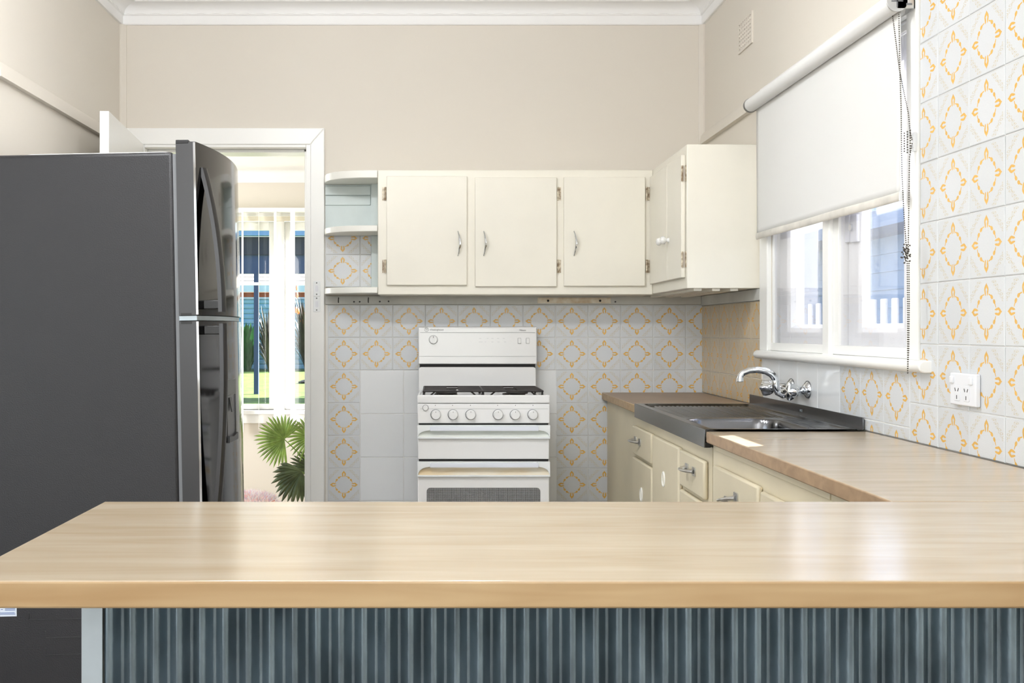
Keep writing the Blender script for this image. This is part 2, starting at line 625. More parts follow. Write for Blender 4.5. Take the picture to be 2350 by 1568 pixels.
def oven_glass():
    m = bpy.data.materials.new('oven_glass_dots')
    m.use_nodes = True
    n, l = m.node_tree.nodes, m.node_tree.links
    p = n['Principled BSDF']
    tc = n.new('ShaderNodeTexCoord')
    sp = n.new('ShaderNodeSeparateXYZ')
    l.new(tc.outputs['Object'], sp.inputs[0])
    ms = []
    for o in (0, 2):
        a = n.new('ShaderNodeMath'); a.operation = 'MULTIPLY'; a.inputs[1].default_value = 1 / 0.0042
        l.new(sp.outputs[o], a.inputs[0])
        f = n.new('ShaderNodeMath'); f.operation = 'FRACT'
        l.new(a.outputs[0], f.inputs[0])
        c = n.new('ShaderNodeMath'); c.operation = 'LESS_THAN'; c.inputs[1].default_value = 0.30
        l.new(f.outputs[0], c.inputs[0])
        ms.append(c.outputs[0])
    mx_ = n.new('ShaderNodeMath'); mx_.operation = 'MAXIMUM'
    l.new(ms[0], mx_.inputs[0]); l.new(ms[1], mx_.inputs[1])
    mx = n.new('ShaderNodeMix'); mx.data_type = 'RGBA'
    mx.inputs[6].default_value, mx.inputs[7].default_value = lin(16, 16, 18), lin(170, 170, 172)
    l.new(mx_.outputs[0], mx.inputs[0])
    l.new(mx.outputs[2], p.inputs['Base Color'])
    p.inputs['Roughness'].default_value = 0.08
    return m


M['oven_glass'] = oven_glass()

# ------------------------------------------------------------------ room shell
YB, XR, XL = 4.85, 1.242, -1.459
CE = 2.69
BF = -0.30         # the back room lies a step lower
YD = -3.2          # rear wall of the dining room
XD = -3.2          # its left wall
DX0, DX1, DZ = -1.36, -0.588, 2.046     # doorway

struct(MB().box(XD, 2.0, YD, 5.0, -0.1, 0).build('floor', M['floor']), 'brown vinyl kitchen floor')
struct(MB().box(XD, 1.36, YD, 5.0, CE, CE + 0.1).build('ceiling', M['ceiling']), 'white plaster ceiling')
wb = MB()
wb.box(DX0, DX1, YB + 0.01, 5.0, BF, -0.1).box(XL - 0.12, DX0, YB, 5.0, BF, CE).box(DX0, DX1, YB, 5.0, DZ, CE).box(DX1, 1.36, YB, 5.0, BF, CE)
wall_back = struct(wb.build('wall_back', M['wall']), 'beige back wall with a doorway and flower tiles')
struct(MB().box(XL - 0.12, XL, 3.46, YB, 0, CE).build('wall_left', M['wall']), 'beige left wall beside the refrigerator')
WY0, WY1, WZ0, WZ1 = 2.73, 3.87, 1.09, 2.02     # kitchen window opening
wr = MB()
wr.box(XR, 1.36, YD, WY0, 0, CE).box(XR, 1.36, WY1, YB, 0, CE).box(XR, 1.36, WY0, WY1, 0, WZ0).box(XR, 1.36, WY0, WY1, WZ1, CE)
wall_right = struct(wr.build('wall_right', M['wall']), 'right wall with tiles around the window')
struct(MB().box(XD, XL - 0.12, 3.46, 3.58, 0, CE).build('wall_return', M['wall']), 'return wall of the dining room')
dl = MB()
dl.box(XD - 0.1, XD, YD, -1.2, 0, CE).box(XD - 0.1, XD, 1.6, 3.58, 0, CE).box(XD - 0.1, XD, -1.2, 1.6, 0, 0.65).box(XD - 0.1, XD, -1.2, 1.6, 2.45, CE)
struct(dl.build('wall_dining', M['wall']), 'dining room side wall with a wide window')
rw = MB()
rw.box(XD, -2.3, YD - 0.1, YD, 0, CE).box(0.9, 1.36, YD - 0.1, YD, 0, CE).box(-2.3, 0.9, YD - 0.1, YD, 0, 0.7).box(-2.3, 0.9, YD - 0.1, YD, 2.5, CE)
struct(rw.build('wall_rear', M['wall']), 'wall behind the camera with a wide window')
for nm, pts in (('window_3', [(-2.3, 0.9, YD - 0.06, YD - 0.02, 0.7, 2.5)]), ('window_4', [(XD - 0.06, XD - 0.02, -1.2, 1.6, 0.65, 2.45)])):
    x0, x1, y0, y1, z0, z1 = pts[0]
    w = MB()
    if nm == 'window_3':
        for xx in (x0, -0.72, x1 - 0.05):
            w.box(xx, xx + 0.05, y0, y1, z0, z1)
        w.box(x0, x1, y0, y1, z0, z0 + 0.05).box(x0, x1, y0, y1, z1 - 0.05, z1)
    else:
        for yy in (y0, 0.17, y1 - 0.05):
            w.box(x0, x1, yy, yy + 0.05, z0, z1)
        w.box(x0, x1, y0, y1, z0, z0 + 0.05).box(x0, x1, y0, y1, z1 - 0.05, z1)
    struct(w.build(nm, M['white']), 'white window frame behind the camera' if nm == 'window_3' else 'white window frame of the dining room')

# cornice: flat band, small step, concave cove
CP = [(0, 2.602), (0.010, 2.602), (0.013, 2.607), (0.013, 2.642), (0.019, 2.646), (0.022, 2.654)]
CP += [(0.022 + 0.066 * (1 - math.cos(a)), 2.654 + 0.032 * math.sin(a)) for a in [PI / 2 * k / 6 for k in range(1, 7)]] + [(0.092, CE), (0, CE)]


def cornice_run(mb, wall, a, b, cp=CP):
    def pt(d, z, t):
        return {'back': (t, YB - d, z), 'left': (XL + d, t, z), 'right': (XR - d, t, z)}[wall]
    n = len(cp)
    vs = []
    for end in (0, 1):
        for d, z in cp:
            if wall == 'back':
                t = (XL + d) if end == 0 else (XR - d)
            else:
                t = (YB - d) if end == 0 else b
            vs.append(pt(d, z, t))
    fs = [(i, (i + 1) % n, n + (i + 1) % n, n + i) for i in range(n)] + [tuple(range(n)), tuple(range(n, 2 * n))]
    mb.add(vs, fs)


for i, (wname, end) in enumerate((('back', 0), ('left', 3.46), ('right', YD))):
    mb = MB()
    cornice_run(mb, wname, 0, end)
    c = struct(mb.build('trim_%d' % (i + 1), M['ceiling'], sharp=30), 'white plaster cornice along the %s wall' % wname)
    pts = []
    if wname == 'back':
        k, t0, t1 = 300, XL + 0.03, XR - 0.03
    else:
        k, t0, t1 = 260, YB - 0.03, max(end, 1.5)
    for j in range(k + 1):
        t = t0 + (t1 - t0) * j / k
        z = 2.650 + 0.0032 * math.sin(2 * PI * t / 0.069)
        d = 0.0205
        pts.append({'back': (t, YB - d, z), 'left': (XL + d, t, z), 'right': (XR - d, t, z)}[wname])
    MB().tube(pts, 0.0022, 5).build('wave_bead', M['ceiling'], c)

# picture rails, corner beads, edge architrave of the left wall
for nm, x, s, y0, y1, zt in (('trim_4', XL, 1, 3.46, YB - 0.002, 2.085), ('trim_5', XR, -1, 3.97, YB - 0.002, 2.10)):
    prof = [(x, zt), (x + s * 0.006, zt), (x + s * 0.016, zt - 0.014), (x + s * 0.02, zt - 0.04), (x + s * 0.022, zt - 0.055), (x, zt - 0.055)]
    struct(MB().prism(prof, 'y', y0, y1).build(nm, M['wall'], sharp=50), 'painted picture rail on the %s wall' % ('left' if s > 0 else 'right'))
struct(MB().prism([(XL, YB), (XL + 0.026, YB), (XL + 0.026, YB - 0.006), (XL + 0.008, YB - 0.024), (XL, YB - 0.024)], 'z', 0, 2.602).build('trim_6', M['wall']), 'corner bead left of the doorway')
struct(MB().prism([(XR, YB), (XR - 0.024, YB), (XR - 0.024, YB - 0.006), (XR - 0.008, YB - 0.022), (XR, YB - 0.022)], 'z', 1.9, 2.602).build('trim_7', M['wall']), 'corner bead above the corner cabinet')
struct(MB().box(XL - 0.12, XL + 0.003, 3.45, 3.497, 0, 2.055).build('trim_8', M['white'], bevel=0.003), 'white architrave at the end of the left wall')

# doorway: architrave, jamb and stops, strike plates
door_frame = sgroup('door_1', 'white painted door frame of the doorway', (DX1, YB, 0))
ar = MB()
ax1, ax0, az = -0.515, -1.433, 2.123
ar.prism([(ax1, 0), (ax1, az), (ax1 - 0.065, az - 0.077), (ax1 - 0.065, 0)], 'y', YB - 0.018, YB)
ar.prism([(ax1, az), (ax0, az), (ax0 + 0.065, az - 0.077), (ax1 - 0.065, az - 0.077)], 'y', YB - 0.018, YB)
ar.prism([(ax0, az), (ax0, 0), (ax0 + 0.065, 0), (ax0 + 0.065, az - 0.077)], 'y', YB - 0.018, YB)
ar.build('architrave', M['white'], door_frame, bevel=0.004)
jb = MB()
jb.box(DX1 - 0.012, DX1 + 0.01, YB - 0.012, 5.012, 0, DZ + 0.01).box(DX1 - 0.026, DX1 - 0.012, YB + 0.045, 5.01, 0, DZ - 0.02)
jb.box(DX0 + 0.0125, DX1 - 0.0125, YB - 0.0115, 5.0115, DZ - 0.012, DZ + 0.0095).box(DX0 + 0.013, DX1 - 0.0265, YB + 0.045, 5.01, DZ - 0.026, DZ - 0.0125)
jb.box(DX0 - 0.01, DX0 + 0.012, YB - 0.012, 5.012, 0, DZ)
jb.build('jamb', M['white'], door_frame, bevel=0.002)
for y0, y1 in ((646, 680), (681, 716)):
    sp_ = MB().box(X(720.5, YB), X(736, YB), YB - 0.022, YB - 0.017, Z(y1, YB), Z(y0, YB)).build('strike_plate', M['plastic'], door_frame, bevel=0.001)
    s2 = MB()
    for yy in (y0 + 4, y1 - 4):
        s2.lathe([(0.003, 0), (0.003, 0.002)], (X(728, YB), YB - 0.0215, Z(yy, YB)), (0, -1, 0), 8)
    s2.build('screw', M['ink'], sp_, kind='stuff')
    MB().prism(rrect(X(725, YB), X(732, YB), Z((y0 + y1) / 2 + 7, YB), Z((y0 + y1) / 2 - 7, YB), 0.004), 'y', YB - 0.0245, YB - 0.0215).build('keep', M['socket'], sp_)

# the open door leaf
dl_o = sgroup('door_2', 'white door standing open behind the refrigerator', (-1.353, YB - 0.03, 0))
hx, hy, fx, fy = -1.349, YB - 0.022, -1.278, 4.09
dv = Vector((fx - hx, fy - hy, 0)).normalized()
nv = Vector((-dv.y, dv.x, 0))
if nv.x > 0:
    nv = -nv
p0, p1 = Vector((hx, hy, 0)), Vector((fx, fy, 0))
q = [p0, p1, p1 + nv * 0.036, p0 + nv * 0.036]
MB().prism([(a.x, a.y) for a in q], 'z', 0.012, 2.046).build('door_leaf', M['white'], dl_o, bevel=0.002)
hp = p1 - dv * 0.06
MB().lathe([(0.026, 0), (0.026, 0.008), (0.01, 0.01), (0.01, 0.04), (0.026, 0.045), (0.028, 0.06), (0.018, 0.068)], (hp.x, hp.y, 1.0), -nv, 16).build('door_knob', M['chrome'], dl_o)

# ------------------------------------------------------------------ wall tiles
TP = 0.1515       # tile pitch
TG = 0.0022       # joint
TT = 0.006
_tm = {}


def tile_mesh(w, h, u0, u1, v0, v1, m):
    key = (round(w, 4), round(h, 4), round(u0, 3), round(u1, 3), round(v0, 3), round(v1, 3), m.name)
    if key in _tm:
        return _tm[key]
    c = 0.0016
    b = MB()
    r = []
    for ins, y in ((0, 0), (0, -TT + c), (c, -TT)):
        r += [(-w / 2 + ins, y, -h / 2 + ins), (w / 2 - ins, y, -h / 2 + ins), (w / 2 - ins, y, h / 2 - ins), (-w / 2 + ins, y, h / 2 - ins)]
    fs = [(8, 9, 10, 11)]
    for i in range(4):
        j = (i + 1) % 4
        fs += [(i, j, 4 + j, 4 + i), (4 + i, 4 + j, 8 + j, 8 + i)]
    b.add(r, fs)
    me = b.mesh('tile', m)
    uvl = me.uv_layers.new(name='UVMap')
    for lp in me.loops:
        co = me.vertices[lp.vertex_index].co
        uvl.data[lp.index].uv = (u0 + (u1 - u0) * (co.x / w + 0.5), v0 + (v1 - v0) * (co.z / h + 0.5))
    _tm[key] = me
    return me


def put_tile(wall, a0, a1, z0, z1, m, full=TP, ua=0.0, va=0.0, name='tile'):
    """a0..a1 along the wall seen left to right, z0..z1 up, both to joint centres; ua/va: share of the tile cut off at its start"""
    w, h = abs(a1 - a0) - TG, z1 - z0 - TG
    if w < 0.004 or h < 0.004:
        return
    u1, v1 = min(1, ua + abs(a1 - a0) / full), min(1, va + (z1 - z0) / full)
    me = tile_mesh(w, h, ua, u1, va, v1, m)
    o = bpy.data.objects.new(name, me)
    COL.objects.link(o)
    jit = random.uniform(0, 0.0008)
    tilt = random.uniform(-0.004, 0.004), random.uniform(-0.004, 0.004)
    if wall == 'back':
        o.location = ((a0 + a1) / 2, YB - 0.003 - jit, (z0 + z1) / 2)
        o.rotation_euler = (tilt[0], 0, tilt[1])
        o.parent = wall_back
    else:
        o.location = (XR - 0.003 - jit, (a0 + a1) / 2, (z0 + z1) / 2)
        o.rotation_euler = (tilt[0], 0, -PI / 2 + tilt[1])
        o.parent = wall_right
    return o


ZT = 1.3055
C0 = X(752, YB)
cols = [C0 + TP * 0.995 * i for i in range(13)]
cols = [c for c in cols if c < XR - 0.01] + [XR]
PW = 0.2016                                       # plain white tiles are larger
zw = ZT - 2 * TP
xw0, xw1 = cols[1], X(1278, YB)
for r in range(8):
    z1, z0 = ZT - TP * r, ZT - TP * (r + 1)
    for i in range(len(cols) - 1):
        a0, a1 = cols[i], cols[i + 1]
        if r >= 2 and a0 > xw0 - 0.01 and a1 < xw1 + 0.03:
            continue
        if r >= 4 and a0 > 0.83:
            continue
        if r >= 2 and i == len(cols) - 1:
            pass
        put_tile('back', a0, a1, z0, z1, M['tile'])
for r in range(5):
    z1, z0 = zw - PW * r, zw - PW * (r + 1)
    xx = xw0
    while xx < xw1 - 0.01:
        x2 = min(xx + PW, xw1)
        put_tile('back', xx, x2, z0, z1, M['tile_white'], PW)
        xx = x2
# niche of the corner shelf
nz0 = 1.387
put_tile('back', X(747, YB), cols[1], nz0, nz0 + TP, M['tile'], ua=0.0)
put_tile('back', cols[1], X(853, YB), nz0, nz0 + TP, M['tile'])
put_tile('back', X(747, YB), cols[1], nz0 + TP, 1.645, M['tile'])
put_tile('back', cols[1], X(853, YB), nz0 + TP, 1.645, M['tile'])
bed = MB()
bed.box(X(748, YB), XR, YB - 0.0064, YB + 0.002, 0.1, ZT).box(X(746, YB), X(853, YB), YB - 0.0064, YB + 0.002, nz0, 1.645)
bed.build('grout_bed', M['grout'], wall_back)

# right wall: same flower tile toned tan from the corner to the taps, plain white behind the taps, flower tiles beyond
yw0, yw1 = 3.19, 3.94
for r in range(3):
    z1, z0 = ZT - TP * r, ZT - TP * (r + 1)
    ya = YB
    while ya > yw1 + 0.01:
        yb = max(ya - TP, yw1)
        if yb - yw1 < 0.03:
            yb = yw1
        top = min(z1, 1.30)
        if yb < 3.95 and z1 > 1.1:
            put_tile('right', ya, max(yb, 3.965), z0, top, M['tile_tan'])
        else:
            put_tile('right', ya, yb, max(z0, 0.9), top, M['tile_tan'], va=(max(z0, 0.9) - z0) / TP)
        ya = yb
put_tile_h = 1.083
ya = yw1
while ya > yw0 + 0.01:
    yb = max(ya - 0.1875, yw0)
    put_tile('right', ya, yb, 0.9, put_tile_h, M['tile_white'], PW)
    ya = yb
RZ = 1.001
RP = 0.1525
ycol = [2.568 + TP * k for k in range(1, 5)]      # 2.7195 ... 3.174 towards the corner
ycol = [3.19, 3.036, 2.878, 2.7195]
for i in range(3):
    put_tile('right', ycol[i], ycol[i + 1], 0.934, 1.083, M['tile'])
    put_tile('right', ycol[i], ycol[i + 1], 0.9, 0.934, M['tile'], va=0.78)
ynear = [2.7195 - TP * k for k in range(0, 11)]
for i in range(len(ynear) - 1):
    put_tile('right', ynear[i], ynear[i + 1], 0.9, RZ, M['tile'], RP, va=1 - (RZ - 0.9) / RP)
    for r in range(9):
        z0, z1 = RZ + RP * r, RZ + RP * (r + 1)
        a0 = ynear[i]
        if i == 0:
            a0s = 2.7195 if z1 < 1.08 else 2.662
            if r == 0:
                put_tile('right', 2.7195, 2.662, z0, 1.083, M['tile'])
                put_tile('right', 2.662, ynear[1], z0, z1, M['tile'], ua=(2.7195 - 2.662) / TP)
            else:
                put_tile('right', 2.662, ynear[1], z0, z1, M['tile'], ua=(2.7195 - 2.662) / TP)
        else:
            put_tile('right', a0, ynear[i + 1], z0, z1, M['tile'])
bed = MB()
bed.box(XR - 0.0064, XR + 0.002, 3.965, YB, 0.9, 1.30).box(XR - 0.0064, XR + 0.002, 2.66, 3.965, 0.9, 1.084)
bed.box(XR - 0.0064, XR + 0.002, ynear[-1], 2.662, 0.9, RZ + RP * 9)
bed.build('grout_bed', M['grout'], wall_right)

# batten under the wall cabinets
bt = MB().box(X(747, YB), XR - 0.014, YB - 0.014, YB - 0.0005, ZT + 0.001, 1.346).build('trim_9', M['batten'], bevel=0.002)
struct(bt, 'grey white batten along the back wall above the tiles')
sc2 = MB()
for px, py in ((813, 693), (826, 693), (872, 692.5), (892, 692), (1411, 693)):
    sc2.lathe([(0.0042, 0), (0.0036, 0.0025), (0.001, 0.0035)], (X(px, YB), YB - 0.014, Z(py, YB)), (0, -1, 0), 8)
sc2.build('screw', M['ink'], bt, kind='stuff')
struct(MB().box(XR - 0.014, XR - 0.0005, 3.968, YB - 0.0005, 1.302, 1.346).build('trim_10', M['batten'], bevel=0.002), 'grey white batten along the right wall above the tan tiles')
for px, lab in ((778, 'small dark cup hook on the batten, nearest the door frame'), (846, 'small dark cup hook on the batten between two pairs of screws')):
    x = X(px, YB)
    pts = [(x, YB - 0.014, Z(684, YB)), (x, YB - 0.022, Z(684, YB))]
    pts += [(x, YB - 0.024 - 0.008 * math.sin(a), Z(691, YB) + 0.008 * math.cos(a)) for a in [PI * k / 6 for k in range(0, 8)]]
    tag(MB().tube(pts, 0.0022, 6).build('cup_hook', M['dark']), lab, 'hook', 'cup hooks on the batten')
# old metal bracket bar
br = thing('bracket_bar', 'old cream metal bracket bar with rust screwed to the batten above the stove', 'bracket', (X(1316, YB), YB - 0.02, 1.311))
bb = MB()
bb.box(X(1233, YB), X(1400, YB), YB - 0.0165, YB - 0.0145, 1.312, 1.339).box(X(1233, YB), X(1400, YB), YB - 0.024, YB - 0.0165, 1.334, 1.3365).box(X(1233, YB), X(1400, YB), YB - 0.024, YB - 0.0165, 1.312, 1.314)
bb.build('channel', M['rust'], br)
s3 = MB()
for px in (1257, 1376):
    s3.lathe([(0.0055, 0), (0.004, 0.003)], (X(px, YB), YB - 0.0165, 1.324), (0, -1, 0), 10)
s3.build('screw', M['black'], br, kind='stuff')

# ------------------------------------------------------------------ kitchen window
win = sgroup('window_1', 'white timber kitchen window with casement sashes above the sink', (XR, 3.3, 1.1))
A0, A1 = 2.664, 3.962
aw = MB()
aw.box(1.226, XR + 0.004, A0, 2.727, 1.112, 2.10).box(1.226, XR + 0.004, 3.872, A1, 1.112, 2.10).box(1.226, XR + 0.004, 2.727, 3.872, 2.012, 2.10)
aw.build('architrave', M['white'], win, bevel=0.004)
jm = MB()
jm.box(XR + 0.004, 1.36, WY0 - 0.003, WY0 + 0.012, WZ0, WZ1).box(XR + 0.004, 1.36, WY1 - 0.012, WY1 + 0.003, WZ0, WZ1).box(XR + 0.004, 1.36, WY0, WY1, WZ1 - 0.012, WZ1)
jm.box(1.238, 1.30, 3.215, 3.31, 1.114, WZ1 - 0.012)
jm.build('jamb', M['white'], win, bevel=0.002)
# sill board with rounded nose
so = [(1.36, 1.082), (1.216, 1.082)] + [(1.216 - 0.0155 * math.sin(a), 1.0975 - 0.0155 * math.cos(a)) for a in [PI * k / 6 for k in range(1, 6)]] + [(1.216, 1.113), (1.36, 1.113)]
MB().prism([(p[0], p[1]) for p in so], 'y', 2.60, 3.958, smooth=True).build('sill', M['white'], win, bevel=0.003)
MB().box(1.224, 1.241, 3.258, 3.315, 1.105, 2.0).build('mullion_strip', M['white'], win, bevel=0.006, seg=3)
for y0, y1 in ((3.32, 3.856), (2.744, 3.245)):
    sc_o = MB()
    sc_o.box(1.240, 1.252, y0, y0 + 0.012, 1.116, 2.0).box(1.240, 1.252, y1 - 0.012, y1, 1.116, 2.0).box(1.236, 1.254, y0, y1, 1.114, 1.142).box(1.240, 1.252, y0, y1, 1.98, 2.0)
    fr = sc_o.build('screen_frame', M['white'], win, bevel=0.0015)
    MB().box(1.2455, 1.2465, y0 + 0.012, y1 - 0.012, 1.142, 1.98).build('flyscreen', M['screen'], fr)
for y0, y1, st in ((3.318, 3.852, 0.115), (2.748, 3.212, 0.10)):
    f = MB()
    zb, ztp = 1.122, 1.99
    f.box(1.268, 1.294, y0, y0 + 0.085, zb, ztp).box(1.268, 1.294, y1 - st, y1, zb, ztp)
    f.box(1.268, 1.294, y0 + 0.085, y1 - st, zb, zb + 0.075).box(1.268, 1.294, y0 + 0.085, y1 - st, ztp - 0.07, ztp)
    # splayed beads
    f.prism([(1.270, zb + 0.074), (1.286, zb + 0.074), (1.286, zb + 0.086)], 'y', y0 + 0.08, y1 - st + 0.005)
    f.prism([(1.270, y1 - st + 0.001), (1.286, y1 - st + 0.001), (1.286, y1 - st - 0.010)], 'z', zb + 0.07, ztp - 0.07)
    so_ = f.build('sash', M['white'], win, bevel=0.002)
    MB().box(1.287, 1.290, y0 + 0.083, y1 - st + 0.002, zb + 0.073, ztp - 0.068).build('glass_pane', M['glass'], so_)
lk = MB()
LY = lambda px, x=1.258: x * F / (px - 1000)
lk.box(1.2545, 1.2665, 3.21, 3.178, 1.49, 1.545)
ly0, ly1 = LY(1949), LY(1937)
lz = lambda py: Z(py, 3.2)
lo = MB().box(1.2565, 1.2675, 3.122, 3.173, lz(560), lz(497)).box(1.258, 1.2675, 3.186, 3.226, lz(557), lz(495)).build('window_lock', M['socket'], win, bevel=0.003)
lk2 = MB().lathe([(0.011, 0), (0.011, 0.006), (0.006, 0.0065)], (1.2566, 3.160, lz(525)), (-1, 0, 0), 14)
lk2.build('lock_barrel', M['chrome'], lo)

# ------------------------------------------------------------------ roller blind
RX, RZc, RY0, RY1 = 1.180, 2.031, 2.690, 3.918
rb = thing('roller_blind', 'off white roller blind half lowered over the kitchen window', 'blind', (RX, 3.3, RZc))
MB().lathe([(0.006, -0.012), (0.022, -0.006), (0.0245, 0.0), (0.0245, RY1 - RY0 - 0.004), (0.02, RY1 - RY0)], (RX, RY0, RZc), (0, 1, 0), 28).build('roller_tube', M['blind'], rb)
XF = 1.199


def fab(u, v):
    y = RY0 + 0.006 + (RY1 - RY0 - 0.016) * u
    z = 1.545 + (RZc + 0.008 - 1.545) * v
    x = XF + 0.004 * math.sin(u * 5.1 + 1.0) * math.sin(v * 3.0) * (1 - v) + 0.002 * math.sin(u * 13 + v * 4) * (1 - v)
    if u < 0.03:
        y += 0.006 * math.sin(v * 9) * (1 - v)
    return (x, y, z + 0.004 * u * (1 - v))


fo = MB().grid(40, 26, fab).build('blind_fabric', M['blind'], rb)
sm_ = fo.modifiers.new('thick', 'SOLIDIFY')
sm_.thickness = 0.0006


def hem(u, v):
    y = RY0 + 0.006 + (RY1 - RY0 - 0.016) * u
    a = 2 * PI * v
    x, yy, z = fab(u, 0)
    return (x + 0.0045 * math.cos(a), y, z - 0.010 + 0.0125 * math.sin(a))


MB().grid(40, 12, hem).build('hem_bar', M['hem'], rb)
MB().box(XF - 0.005, XF + 0.005, RY0 - 0.002, RY0 + 0.007, 1.522, 1.548).build('hem_end_cap', M['clear'], rb, bevel=0.001)
bk = MB()
bk.lathe([(0.0275, 0), (0.0275, 0.003), (0.012, 0.004), (0.012, 0.007)], (RX, RY0 - 0.016, RZc), (0, 1, 0), 24)
bk.box(RX, 1.226, RY0 - 0.016, RY0 - 0.013, RZc - 0.019, RZc + 0.03).box(1.222, 1.226, RY0 - 0.016, RY0 + 0.03, RZc - 0.019, RZc + 0.03)
bko = bk.build('bracket', M['pull'], rb, bevel=0.0006)
sl = MB()
for zz in (0.012, -0.008):
    sl.box(1.203, 1.218, RY0 - 0.0166, RY0 - 0.0128, RZc + zz - 0.0025, RZc + zz + 0.0025)
sl.box(RX - 0.015, RX + 0.015, RY0 - 0.0172, RY0 - 0.0155, RZc - 0.0015, RZc + 0.0015).box(RX - 0.0015, RX + 0.0015, RY0 - 0.0172, RY0 - 0.0155, RZc - 0.015, RZc + 0.015)
sl.build('slot', M['gasket'], bko)
bk2 = MB().lathe([(0.0275, 0), (0.0275, 0.003)], (RX, RY1 + 0.004, RZc), (0, 1, 0), 24)
bk2.box(RX, 1.226, RY1 + 0.004, RY1 + 0.007, RZc - 0.019, RZc + 0.03)
bk2.build('bracket', M['pull'], rb)


def chain_pt(px, py, x=1.186):
    y = x * F / (px - 1000)
    return Vector((x, y, Z(py, y)))


def resample(pts, d):
    out, carry = [], 0.0
    for a, b in zip(pts, pts[1:]):
        L = (b - a).length
        t = carry
        while t < L:
            out.append(a + (b - a) * (t / L))
            t += d
        carry = t - L
    return out


runs = [[(2048, 33), (2056, 95), (2064, 160), (2075, 215), (2085, 262), (2088, 300), (2093, 322)],
        [(2063, 33), (2064, 100), (2065, 160), (2068, 250), (2070, 400), (2075, 500), (2080, 570), (2083, 585)],
        [(2093, 330), (2087, 362), (2086, 450), (2085, 520), (2084, 580)],
        [(2082, 600), (2083, 700), (2083, 800), (2083, 858)], [(2086, 600), (2086.5, 700), (2085.5, 800), (2083, 858)]]
ch = MB()
for i, r in enumerate(runs):
    for p in resample([chain_pt(a, b, 1.186 - 0.003 * (i % 2)) for a, b in r], 0.0056):
        ch.ball(p, 0.0019, 6, 4)
kc = chain_pt(2083, 583)
for k in range(46):        # knot
    a = k * 0.61
    rr = 0.010 + 0.006 * math.sin(k * 1.7)
    ch.ball((kc.x - 0.004 - 0.006 * math.sin(k * 0.9), kc.y - rr * math.cos(a), kc.z + 1.5 * rr * math.sin(a)), 0.0023, 6, 4)
kc2 = chain_pt(2093, 326, 1.216)
for k in range(26):        # wound round the cleat
    ch.ball((1.207 - 0.004 * (k % 3), kc2.y - 0.010 + 0.008 * (k % 3), kc2.z + 0.028 - 0.0022 * k), 0.0023, 6, 4)
ch.build('bead_chain', M['bead'], rb, sharp=None, kind='stuff')
cl = thing('chain_cleat', 'clear plastic cleat on the architrave holding the blind chain', 'cleat', (1.226, kc2.y, kc2.z))
cm = MB()
cm.box(1.218, 1.2265, kc2.y - 0.006, kc2.y + 0.006, kc2.z - 0.024, kc2.z + 0.024)
cm.tube([(1.218, kc2.y, kc2.z + 0.012), (1.206, kc2.y, kc2.z + 0.016), (1.202, kc2.y, kc2.z + 0.045)], 0.0032, 8)
cm.tube([(1.218, kc2.y, kc2.z - 0.012), (1.206, kc2.y, kc2.z - 0.016), (1.202, kc2.y, kc2.z - 0.045)], 0.0032, 8)
cm.build('cleat_body', M['clear'], cl)

# ------------------------------------------------------------------ wall vent
vt = thing('wall_vent', 'small rectangular beige plaster air vent high on the right wall', 'vent', (XR, 4.183, 2.376))
vy0, vy1, vz0, vz1 = 4.090, 4.277, 2.314, 2.440
MB().box(XR - 0.002, XR + 0.001, vy0 + 0.006, vy1 - 0.006, vz0 + 0.006, vz1 - 0.006).build('vent_back', mat('vent_shadow', (150, 136, 118), 0.9), vt)
g = MB()
nc, nr = 7, 7
cw, chh = (vy1 - vy0 - 0.02) / nc, (vz1 - vz0 - 0.016) / nr
g.box(XR - 0.007, XR, vy0, vy0 + 0.012, vz0, vz1).box(XR - 0.007, XR, vy1 - 0.012, vy1, vz0, vz1).box(XR - 0.0066, XR - 0.0005, vy0 + 0.0115, vy1 - 0.0115, vz0 + 0.0003, vz0 + 0.01).box(XR - 0.0066, XR - 0.0005, vy0 + 0.0115, vy1 - 0.0115, vz1 - 0.01, vz1 - 0.0003)
for i in range(1, nc):
    yy = vy0 + 0.01 + cw * i
    g.box(XR - 0.006, XR, yy - 0.0055, yy + 0.0055, vz0 + 0.008, vz1 - 0.008)
for i in range(1, nr):
    zz = vz0 + 0.008 + chh * i
    g.box(XR - 0.0056, XR - 0.0005, vy0 + 0.0105, vy1 - 0.0105, zz - 0.0042, zz + 0.0042)
g.build('vent_grille', M['wall'], vt)

# ------------------------------------------------------------------ wall cabinets
UY = 4.62
UZ0, UZ1 = 1.345, 1.8965
UX0, UX1 = -0.256, 0.9585


def bow_handle(parent, px, y, zc, h, side):
    """chrome boomerang pull on a door facing the camera"""
    x = X(px, y)
    pts = []
    for k in range(13):
        t = -1 + 2 * k / 12
        pts.append((x + side * 0.010 * (1 - abs(t)) ** 0.8 - side * 0.004, y - 0.004 - 0.020 * (1 - t * t), zc + h / 2 * t))
    r = [0.0022 + 0.0032 * (1 - abs(-1 + 2 * k / 12)) for k in range(13)]
    MB().tube(pts, r, 8, flat=0.9).build('handle', M['chrome'], parent)


def hinge(parent, x, y, z, h=0.058):
    g = MB().box(x - 0.011, x + 0.001, y - 0.0025, y + 0.001, z - h / 2, z + h / 2)
    g.tube([(x + 0.002, y - 0.004, z - h / 2), (x + 0.002, y - 0.004, z + h / 2)], 0.0042, 8)
    g.build('hinge', M['hinge'], parent)


